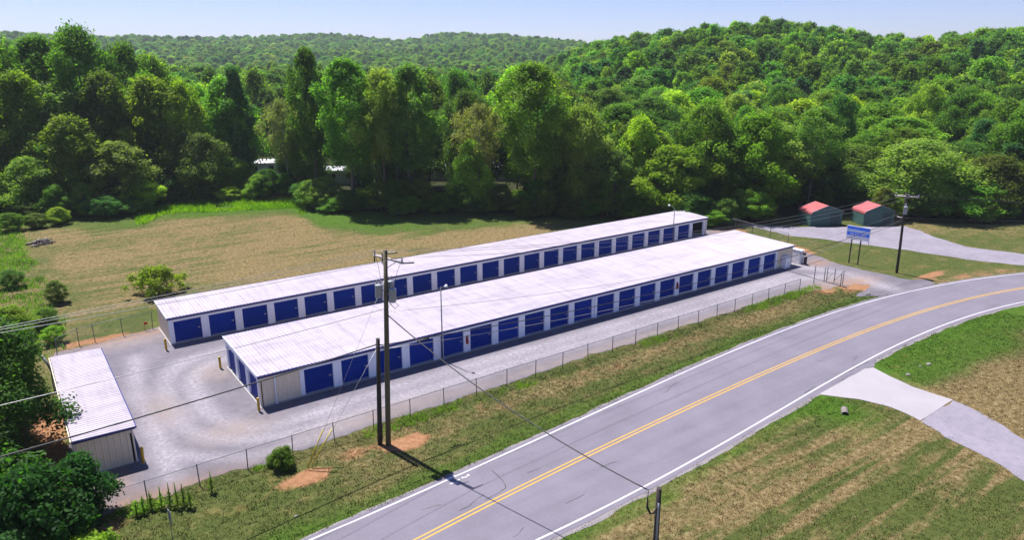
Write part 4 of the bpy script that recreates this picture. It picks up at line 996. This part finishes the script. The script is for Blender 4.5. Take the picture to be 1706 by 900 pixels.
kind('maple_b', 'leaf_bright', 'bark', 4, 16, 9.5, 2.0, 'oval', 140, 20000, .33)
kind('sweetgum', 'leaf_bright', 'bark', 5, 15, 9.5, 1.5, 'broad', 140, 20000, .33)
kind('locust', 'leaf_olive', 'bark', 6, 20, 9, 7.0, 'oval', 150, 17000, .30, upb=.6)
kind('locust_brown', 'leaf_brown', 'palebark', 7, 19, 9, 7.0, 'oval', 110, 9500, .30, upb=.6, limbs=28)
kind('cedar', 'leaf_blue', 'bark', 8, 18, 6.0, 1.0, 'tall', 150, 17000, .30, rc=(.10, .17), upb=.3)
kind('oak', 'leaf_dark', 'bark', 9, 18, 12, 2.5, 'round', 190, 24000, .34)
kind('oak_mid', 'leaf_mid', 'bark', 10, 19, 10.5, 3.0, 'oval', 180, 24000, .34)
kind('vine', 'leaf_olive', 'bark', 12, 14, 8, .5, 'oval', 130, 16000, .31)
kind('elm', 'leaf_olive', 'bark', 13, 16, 13, 1.5, 'broad', 200, 25000, .34)
NAMES = {'poplar': 'tulip_tree', 'poplar_dark': 'poplar_tree', 'maple': 'maple_tree', 'maple_b': 'maple_tree', 'sweetgum': 'sweetgum_tree', 'locust': 'locust_tree', 'locust_brown': 'locust_tree', 'cedar': 'cedar_tree', 'oak': 'oak_tree', 'oak_mid': 'oak_tree', 'vine': 'vine_covered_tree', 'elm': 'elm_tree'}
def put_tree(k, x, y, H, W, label, group=None, rz=None, z=None, tilt=0.0):
    c_, t_, h0, w0 = KIND[k]
    if z is None: z = float(terr(np.array([x]), np.array([y]))[0])
    o = empty(NAMES.get(k, 'tree'), (x, y, z - .05), random.random() * 6.28 if rz is None else rz, label, 'tree', group)
    o.scale = (W / w0, W / w0, H / h0); o.rotation_euler.x = tilt
    link('crown', c_, None, o); link('trunk', t_, None, o); return o
def by_view(u, back):
    az = math.atan((u - 853) / FPX * math.cos(PITCH)); r = float(tl_r(np.array([az]))[0]) + back
    return r, cam2site(r * math.sin(az), r * math.cos(az))
def top_height(r, v): return CAMP.z + (98.6 - v) / FPX * r * .985 - 1.0
FRONT = [ # bearing (px), metres behind the edge, crown top (px), width m, kind, label
 (18, 5, 222, 12, 'maple', 'dark leafy tree at the far left end of the forest edge'), (88, 7, 168, 12, 'sweetgum', 'light green round tree second from left on the forest edge'),
 (168, 4, 205, 11, 'vine', 'olive tree with rusty tips above the tall weeds at left'), (228, 4, 240, 9, 'oak', 'low dark tree just left of the pale olive clump'),
 (292, 9, 122, 7, 'maple_b', 'yellow green narrow tree standing up behind the left forest edge'), (310, 4, 200, 12, 'elm', 'pale olive spreading tree left of the tall dark conifer'), (355, 5, 235, 9, 'oak_mid', 'medium green tree below the tall dark conifer at left'),
 (383, 10, 100, 6.5, 'cedar', 'tall dark pointed conifer rising left of centre'), (464, 2, 150, 7.6, 'locust_brown', 'thin brownish locust tree leaning with an exposed slim trunk'),
 (475, 9, 205, 8, 'oak', 'dark small tree behind the leaning brownish locust'), (508, 8, 72, 6.5, 'poplar', 'tall green tree rising above its neighbours left of centre'), (572, 2, 88, 9.5, 'poplar', 'big bright tree with wide layered crown at centre left'),
 (630, 3, 103, 9, 'locust', 'tall olive crowned tree with a slim straight visible trunk'), (680, 3, 96, 8.8, 'poplar_dark', 'tall dark tree at the centre of the forest edge'), (660, 1, 282, 5, 'vine', 'small pale leafed tree at the foot of the dark centre tree'),
 (782, 1, 220, 7, 'maple', 'small rounded green tree before the half bare grey tree'), (792, 3, 158, 8, 'locust_brown', 'half bare grey limbed tree with sparse brownish leaves'),
 (886, 1, 94, 11, 'poplar', 'tallest green tree of the forest edge just right of centre'), (935, 7, 220, 8, 'oak', 'dark tree tucked against the tallest tree'), (972, 4, 164, 12, 'elm', 'broad pale olive tree right of the tallest tree'),
 (1032, 2, 232, 8, 'vine', 'drooping olive vine covered tree above the back building'), (1075, 6, 180, 8, 'sweetgum', 'yellow green round tree right of the olive vine tree'), (1132, 3, 226, 12, 'maple_b', 'bright low spreading tree above the far end of the back building'),
 (1188, 8, 160, 11, 'oak_mid', 'dark green full tree behind the bright spreading one'), (1232, 3, 262, 8, 'maple', 'dark leafy small tree near the lane end'), (1272, 6, 172, 12, 'sweetgum', 'large bright green tree left of the carports'),
 (1322, 13, 232, 10, 'maple_b', 'mid green tree directly behind the left carport'), (1392, 13, 224, 9, 'poplar_dark', 'dark upright tree between the two carports'), (1446, 14, 216, 12, 'elm', 'olive spreading tree behind the right carport'),
 (1502, 10, 268, 9, 'maple_b', 'bright small tree behind the leaning right utility pole'), (1562, 6, 204, 19, 'elm', 'very broad pale green tree on the right forest edge'), (1640, 3, 255, 14, 'maple', 'dark spreading tree over the mown grass at right'), (1692, 5, 220, 12, 'elm', 'olive tree at the far right end of the forest edge'),
 (-30, 22, 46, 12, 'oak_mid', 'tall tree at the upper left corner of the picture'), (62, 24, 60, 11, 'poplar', 'tall green tree left of the highest left crown'), (128, 22, 48, 12, 'oak_mid', 'highest rounded crown on the left skyline'), (205, 26, 70, 11, 'oak', 'dark crown right of the highest left skyline tree'),
 (250, 34, 88, 12, 'maple', 'green crown where the left trees drop to the far ridge'), (160, 14, 110, 12, 'maple', 'full green crown below the highest left skyline tree'), (20, 14, 108, 12, 'sweetgum', 'light green crown near the left picture edge')]
taken = []
for (u, back, vt, w, k, lab) in FRONT:
    r, (x, y) = by_view(u, back); z = float(terr(np.array([x]), np.array([y]))[0])
    put_tree(k, x, y, top_height(r, vt) - z, w * .92, lab, 'trees of the forest edge', tilt=.07 if k == 'locust_brown' else 0.0); taken.append((x, y, w * .40))
# the forest behind: nearest ones are trees of their own, the rest one mass
cand = []
rr_ = 126.0
while rr_ < 1620:
    st = 6.6 if rr_ < 240 else (7.6 if rr_ < 420 else (9.5 if rr_ < 620 else 13.0))
    for a in np.arange(R(-52), R(52), st / rr_):
        aa = a + random.uniform(-.5, .5) * st / rr_; q = rr_ + random.uniform(-.5, .5) * st * .9
        x, y = cam2site(q * math.sin(aa), q * math.cos(aa)); cand.append((x, y, q, aa)) if (rr_ < 640 or aa < R(16)) else None
    rr_ += st * .9
cand = [c for c in cand if c[2] > float(tl_r(np.array([c[3]]))[0]) + 8]
def u_of(az): return 853 + math.tan(az) * FPX / math.cos(PITCH)
keep = []
for (x, y, r, az) in cand:
    u = u_of(az)
    if 380 < u < 850 and 152 < r < 206 and (r > 166 or random.random() < .25): continue
    if 180 < u < 300 and 178 < r < 202: continue
    if 1545 < u < 1625 and 158 < r < 186: continue
    if r < 175 and any((x - t[0]) ** 2 + (y - t[1]) ** 2 < t[2] ** 2 for t in taken): continue
    if r < 212 and any(abs(u - q) < 22 for q in (424, 545, 733, 828)): continue
    if random.random() < .06: continue
    keep.append((x, y, r, az))
KL = ['poplar', 'maple', 'oak', 'oak_mid', 'maple_b', 'sweetgum', 'locust', 'elm', 'poplar_dark', 'vine', 'cedar']
KW = np.array([.14, .16, .19, .17, .08, .06, .05, .06, .06, .02, .03]); KW /= KW.sum()
def rand_tree(r, az):
    if 152 < r < 166.5 and 380 < u_of(az) < 850: return rng.choice(['maple', 'oak', 'vine', 'oak_mid']), rng.uniform(3, 7), rng.uniform(4.5, 7.5)
    k = rng.choice(KL, p=KW); h0, w0 = KIND[k][2], KIND[k][3]
    base = 18.5 if az < R(3) else 14.5
    if r > 230: base = 16.5
    H = base * rng.uniform(.74, 1.28); W = rng.uniform(7.5, 13.0) * (1.0 if r < 230 else (1.12 if r < 620 else 1.5))
    if k in ('cedar', 'poplar_dark'): W *= .75
    return k, H, W
keep.sort(key=lambda c: c[2]); inview = [c for c in keep if abs(c[3]) < R(37)]; NEAR = set(id(c) for c in inview[:235])
ZU = [130, 270, 420, 590, 760, 930, 1090, 1230, 1380, 1540]
ZONES = ['the far left weeds', 'the left tall weeds', 'the narrow conifer', 'the big centre left tree', 'the tall dark centre tree', 'the tallest tree', 'the back building middle', 'the back building far end', 'the left carport', 'the right carport', 'the right hand lawn']
pts = []
for c in keep:
    k, H, W = rand_tree(c[2], c[3])
    if id(c) in NEAR:
        look = {'poplar': 'tall green tulip tree', 'maple': 'spreading green maple', 'oak': 'dark rounded oak', 'oak_mid': 'mid green full oak', 'maple_b': 'bright green maple', 'sweetgum': 'yellow green sweetgum', 'locust': 'olive feathery locust', 'elm': 'pale olive broad elm', 'poplar_dark': 'dark upright poplar', 'vine': 'olive vine covered tree', 'cedar': 'narrow dark cedar'}[str(k)]
        zone = ZONES[int(np.searchsorted(ZU, u_of(c[3])))]
        put_tree(k, c[0], c[1], H, W, look + (' in the forest behind ' if c[2] < 150 else ' deeper in the forest behind ') + zone, 'trees standing in the forest behind the front row')
    else: pts.append((c, k, H, W))
fcol = bpy.data.collections.new('far_tree_kinds'); FK = []
for i, (nm, mat, env, H, W, seed) in enumerate((('far_a', 'leaf_mid', 'oval', 16, 9.5, 41), ('far_b', 'leaf_dark', 'round', 16, 10, 42), ('far_c', 'leaf_bright', 'broad', 16, 10.5, 43), ('far_d', 'leaf_olive', 'oval', 16, 10, 44), ('far_e', 'leaf_mid', 'broad', 16, 11, 45), ('far_f', 'leaf_blue', 'tall', 16, 8, 46))):
    c_, t_ = tree_mesh(seed, H, W, 2, env, 150, 7000, .50, rc=(.06, .14), shell=.35); c_.materials.append(M[mat])
    o = bpy.data.objects.new(nm, c_); fcol.objects.link(o); FK.append((H, W))
Vp = []; sc_ = []; ro = []; ix = []
pk = np.array([.25, .34, .07, .08, .14, .12]); pk /= pk.sum()
zt_ = terr(np.array([p[0][0] for p in pts]), np.array([p[0][1] for p in pts]))
for (c, k, H, W), z in zip(pts, zt_):
    i = int(rng.choice(6, p=pk)); Vp.append((c[0], c[1], z - .2)); sc_.append((W / 10, W / 10, H / 16)); ro.append(rng.random() * 6.28); ix.append(i)
me = bpy.data.meshes.new('far_forest'); me.from_pydata(Vp, [], []); me.update()
a = me.attributes.new('sc', 'FLOAT_VECTOR', 'POINT'); a.data.foreach_set('vector', np.array(sc_, np.float32).ravel())
a = me.attributes.new('rz', 'FLOAT', 'POINT'); a.data.foreach_set('value', np.array(ro, np.float32))
a = me.attributes.new('ix', 'INT', 'POINT'); a.data.foreach_set('value', np.array(ix, np.int32))
ff = link('far_forest', me, None); tag(ff, 'wooded hills rising behind the storage site', 'forest', kind='stuff')
ng = bpy.data.node_groups.new('scatter_trees', 'GeometryNodeTree')
ng.interface.new_socket('Geometry', in_out='INPUT', socket_type='NodeSocketGeometry'); ng.interface.new_socket('Geometry', in_out='OUTPUT', socket_type='NodeSocketGeometry')
gi, go = ng.nodes.new('NodeGroupInput'), ng.nodes.new('NodeGroupOutput'); ip = ng.nodes.new('GeometryNodeInstanceOnPoints'); ci = ng.nodes.new('GeometryNodeCollectionInfo')
ci.inputs['Collection'].default_value = fcol; ci.inputs['Separate Children'].default_value = True; ci.inputs['Reset Children'].default_value = True
def named(nm, ty):
    q = ng.nodes.new('GeometryNodeInputNamedAttribute'); q.data_type = ty; q.inputs['Name'].default_value = nm; return q.outputs[0]
cb = ng.nodes.new('ShaderNodeCombineXYZ'); L_ = ng.links.new
L_(gi.outputs[0], ip.inputs['Points']); L_(ci.outputs[0], ip.inputs['Instance']); ip.inputs['Pick Instance'].default_value = True
L_(named('ix', 'INT'), ip.inputs['Instance Index']); L_(named('rz', 'FLOAT'), cb.inputs['Z']); L_(cb.outputs[0], ip.inputs['Rotation']); L_(named('sc', 'FLOAT_VECTOR'), ip.inputs['Scale'])
L_(ip.outputs[0], go.inputs[0])
md = ff.modifiers.new('scatter', 'NODES'); md.node_group = ng

# ------------------------------------------------------------------ shrubs and near trees
kind('near_tree', 'leaf_shade', 'bark', 29, 9.3, 8.5, .6, 'broad', 120, 30000, .20, rc=(.08, .14))
kind('near_shrub', 'leaf_shade', 'bark', 22, 4.2, 6.0, .2, 'bush', 110, 11000, .27, rc=(.09, .17))
kind('dark_shrub', 'leaf_shade', 'bark', 23, 4.0, 3.2, .1, 'tall', 70, 11000, .15, rc=(.12, .2))
kind('bush_a', 'leaf_mid', 'bark', 24, 2, 2.6, .1, 'bush', 45, 4200, .17, rc=(.11, .2))
kind('bush_b', 'leaf_bright', 'bark', 25, 2, 2.8, .1, 'bush', 45, 4200, .17, rc=(.11, .2))
kind('bush_c', 'leaf_olive', 'bark', 26, 1.8, 2.8, .05, 'bush', 45, 3800, .18, rc=(.11, .2))
kind('open_bush', 'leaf_bright', 'bark', 27, 3.0, 4.6, .45, 'bush', 60, 6000, .18, rc=(.07, .13), limbs=30, r0=.06)
for nm in ('near_tree', 'near_shrub', 'dark_shrub', 'bush_a', 'bush_b', 'bush_c', 'open_bush'): NAMES[nm] = 'broadleaf_tree' if nm == 'near_tree' else 'shrub'
put_tree('near_tree', -19.9, 3.6, 9.2, 8.2, 'large dark broadleaf tree at left beside the shed roof', rz=2.5)
put_tree('near_tree', -21.5, 10.5, 8.0, 8.5, 'dark broadleaf tree behind the one beside the shed', rz=2)
put_tree('near_tree', -24.5, -3.5, 9.5, 9.0, 'broadleaf tree cut by the left picture edge', rz=4)
put_tree('near_shrub', -18.6, -10.2, 4.6, 5.2, 'light green large leaved shrub in the bottom left corner')
put_tree('near_shrub', -20.4, -7.0, 5.0, 5.0, 'green shrub at left edge below the dark tree', rz=3)
put_tree('dark_shrub', -20.0, -12.6, 3.4, 3.6, 'dark leafy shrub at the very bottom left corner', rz=1)
put_tree('dark_shrub', -15.9, -7.9, 4.0, 3.0, 'upright dark green shrub in front of the small shed')
put_tree('bush_b', -16.2, -12.6, 1.6, 2.6, 'low bright green bush at the bottom edge left of the road sign')
put_tree('bush_a', -4.9, -9.2, 1.35, 1.55, 'dense green bush against the fence beside the yellow guy guards')
put_tree('open_bush', -4.4, 34.3, 3.0, 4.8, 'open stemmed bush with bright leaves alone in the dry field')
for (u, v, k, H, W, lab) in ((96, 505, 'vine', 2.6, 2.0, 'upright green shrub at the right end of the left weeds'), (20, 480, 'oak', 2.2, 2.4, 'green shrub at the left edge among weeds'),
    (25, 560, 'sweetgum', 3.0, 3.4, 'broad bright shrub above the dark tree'), (92, 572, 'maple_b', 1.7, 1.8, 'small bright shrub beside the bent pipe'),
    (78, 545, 'oak_mid', 1.9, 2.0, 'dark low shrub over the back fence end'),
    (20, 385, 'maple_b', 2.8, 3.6, 'bright shrub before the dark forest at far left'), (62, 380, 'vine', 2.4, 2.8, 'yellowish shrub behind the log pile'), (100, 374, 'sweetgum', 2.8, 3.2, 'bright shrub at the left forest foot')):
    x, y = gp(u, v); put_tree(k, x, y, H, W, lab, 'shrubs on the left border').name = 'shrub'
NAMES.update({'bush_a': 'undergrowth_bush', 'bush_b': 'undergrowth_bush', 'bush_c': 'undergrowth_bush'})
for u in np.arange(-20, 1730, 17.0):
    r, (x, y) = by_view(u + random.uniform(-6, 6), random.uniform(-2.5, 4.0))
    if 1315 < u < 1510: r, (x, y) = by_view(u, 11)
    k = random.choices(['vine', 'maple', 'oak', 'oak_mid', 'maple_b', 'dark_shrub'], [.2, .25, .25, .15, .1, .05])[0]
    put_tree(k, x, y, random.uniform(1.8, 6.0), random.uniform(3.0, 5.5), 'leafy undergrowth bush at the forest foot before ' + ZONES[int(np.searchsorted(ZU, u))].replace('the back building', 'the trees above the back building').replace('weeds', 'side trees').replace('carport', 'carport trees').replace('lawn', 'trees'), 'undergrowth along the forest edge').name = 'undergrowth_bush'
# tall spiked weeds by the fence
def mullein(u, v, h, label):
    x, y = gp(u, v); m_ = empty('mullein_plant', (x, y, 0), random.random() * 6, label, 'plant', 'spiked weeds by the fence')
    MB().tube([(0, 0, 0), (.02, .01, h * .6), (.03, .0, h)], [.03, .045, .02], 6).build('spike', M['leaf_olive'], m_)
    mb = MB()
    for k in range(16):
        a = k * 2.4; L = .42 * (1 - k / 22); z = .05 + k * .055; c, s_ = math.cos(a), math.sin(a); w = .085
        mb.poly([(0, 0, z), (c * L * .5 - s_ * w, s_ * L * .5 + c * w, z + .16), (c * L, s_ * L, z + .10), (c * L * .5 + s_ * w, s_ * L * .5 - c * w, z + .16)])
    mb.build('leaf_rosette', M['leaf_bright'], m_)
for i, (u, v, h) in enumerate(((253, 850, 1.3), (270, 848, 1.5), (284, 845, 1.6), (297, 848, 1.8), (308, 846, 1.6), (318, 848, 1.3), (353, 822, 1.5), (240, 856, 1.1), (228, 860, .9))):
    mullein(u, v, h, ['spiked weed left of the road sign top', 'spiked weed just left of the road sign', 'spiked weed directly behind the road sign', 'tallest spiked weed right of the road sign', 'spiked weed second right of the road sign', 'short spiked weed third right of the road sign', 'lone spiked weed further right along the fence', 'small spiked weed nearer the dark shrub', 'smallest spiked weed beside the dark shrub'][i])

# ------------------------------------------------------------------ grass blades
def blades(name, n, box_, accept, h, w, label, per=4, spread=.10, mat=None):
    x = rng.uniform(box_[0], box_[1], n); y = rng.uniform(box_[2], box_[3], n); m = accept(x, y); x, y = x[m], y[m]; n = len(x)
    hh = h * rng.uniform(.45, 1.4, n) * (.55 + .9 * fbm(x, y, 2.5))
    V = []; X = np.repeat(x, per) + rng.normal(0, spread, n * per); Y = np.repeat(y, per) + rng.normal(0, spread, n * per); Hh = np.repeat(hh, per) * rng.uniform(.6, 1.2, n * per)
    a = rng.random(n * per) * 6.283; ww = w * rng.uniform(.6, 1.4, n * per); lx, ly = rng.normal(0, .35, (2, n * per)) * Hh
    z = terr(X, Y) if box_[3] > 40 else np.zeros_like(X)
    V = np.stack([np.stack([X - np.cos(a) * ww, Y - np.sin(a) * ww, z], 1), np.stack([X + np.cos(a) * ww, Y + np.sin(a) * ww, z], 1), np.stack([X + lx, Y + ly, z + Hh], 1)], 1).reshape(-1, 3)
    me = npmesh(name, V, np.arange(len(V)).reshape(-1, 3)); put_masks(me, np.repeat(x, 1), np.repeat(y, 1), per * 3)
    if mat:
        tt = np.repeat(np.clip(fbm(x, y, 5) * 1.6 - .45 + rng.normal(0, .2, n), 0, 1), per * 3)
        q = me.attributes.new('tint', 'FLOAT', 'POINT'); q.data.foreach_set('value', tt.astype(np.float32))
    return tag(link(name, me, M[mat or 'blade']), label, 'grass', kind='stuff')
lotd = densify(lot_poly, 1.0)
def on_verge(x, y): return (y > fN(x) + .36 + (fbm(x, y, 1.1) - .5) * .5) & (y < fence_y(x) + .35 + (fbm(x, y, 2) - .5) * 1.2) & ((x < 57) | (y < -9.5)) & (x < 64.5) & ~inside(np.stack([x, y], 1), lotd) & (masks(x, y)[2] < .6 + rng.random(x.shape) * .3)
blades('verge_grass', 42000, (-22, 66, -18.5, -6.5), on_verge, .085, .020, 'short mown grass of the verge between fence and road')
def fence_weeds(x, y):
    d = y - fence_y(x); return (np.abs(d + .45) < 1.1 * fbm(x, y, 2.2) + .05) & (fbm(x + 50, y, 4.0) > .50) & (x < 58)
blades('fence_weeds', 9000, (-15, 58, -10.5, -6.2), fence_weeds, .28, .024, 'taller weeds growing along the chain link fence', 5, .14, 'leaf_olive')
drv = [gp(*q) for q in [(1352, 662), (1455, 605), (1588, 667), (1706, 732), (1860, 850), (1800, 880), (1706, 802), (1650, 768), (1590, 735), (1533, 702), (1480, 678), (1430, 666)]]
def on_south(x, y):
    Pq = np.stack([x, y], 1); return (y < fS(x) - .55 - (fbm(x, y, 1.1) - .5) * .6) & ~inside(Pq, drv)
blades('field_grass', 52000, (0, 66, -42, -21), on_south, .075, .020, 'mown hay stubble field on the near side of the road')
def on_back(x, y):
    az, r = polar(x, y); return (~inside(np.stack([x, y], 1), lotd)) & (r < tl_r(az) + 2) & ((y > 22.8) | (x < -16.2) | (x > 73))
lane = [gp(*q) for q in [(1228, 373.5), (1330, 378), (1507, 377), (1557, 395), (1706, 424), (1800, 432), (1800, 452), (1706, 442.5), (1507, 416.5), (1310, 392), (1249, 377)]]
blades('meadow_grass', 46000, (-28, 112, -14, 92), lambda x, y: on_back(x, y) & (y > fN(x) + 1) & ~inside(np.stack([x, y], 1), lane), .05, .028, 'dry grass of the meadow and lawns around the lot')
def tallw(x, y):
    az, r = polar(x, y); e = tl_r(az) - r; u = 853 + np.tan(az) * FPX
    return (e < 8 + 5 * fbm(x, y, 6)) & (e > -2) & (u > 215) & (u < 500) & (fbm(x + 9, y, 4) > .30)
blades('tall_weeds', 34000, (-10, 45, 50, 100), tallw, .62, .05, 'tall bright weeds standing before the forest left of centre', 5, .22, 'leaf_bright')
def leftw_(x, y):
    az, r = polar(x, y); return (x < -12.5 - 4 * fbm(x, y, 5)) & (y > 21.5) & (r < tl_r(az)) & (fbm(x + 20, y + 4, 4) > .40)
blades('rank_weeds', 13000, (-34, -12, 21, 95), leftw_, .42, .04, 'rank olive weeds along the left border of the dry field', 5, .25, 'leaf_dark')

# ------------------------------------------------------------------ haze
hz = MB().box(-1900, -200, -9, 1900, 1950, 118)
o = hz.build('haze', None); o.data.materials.clear()
m = bpy.data.materials.new('haze_air'); m.use_nodes = True; n, l = m.node_tree.nodes, m.node_tree.links
n.remove(n['Principled BSDF']); pv = n.new('ShaderNodeVolumePrincipled'); pv.inputs['Color'].default_value = (.80, .88, 1.0, 1); pv.inputs['Density'].default_value = .00011; pv.inputs['Anisotropy'].default_value = .2
l.new(pv.outputs[0], n['Material Output'].inputs['Volume']); o.data.materials.append(m); tag(o, 'thin pale summer haze over the hills', 'haze', kind='stuff')
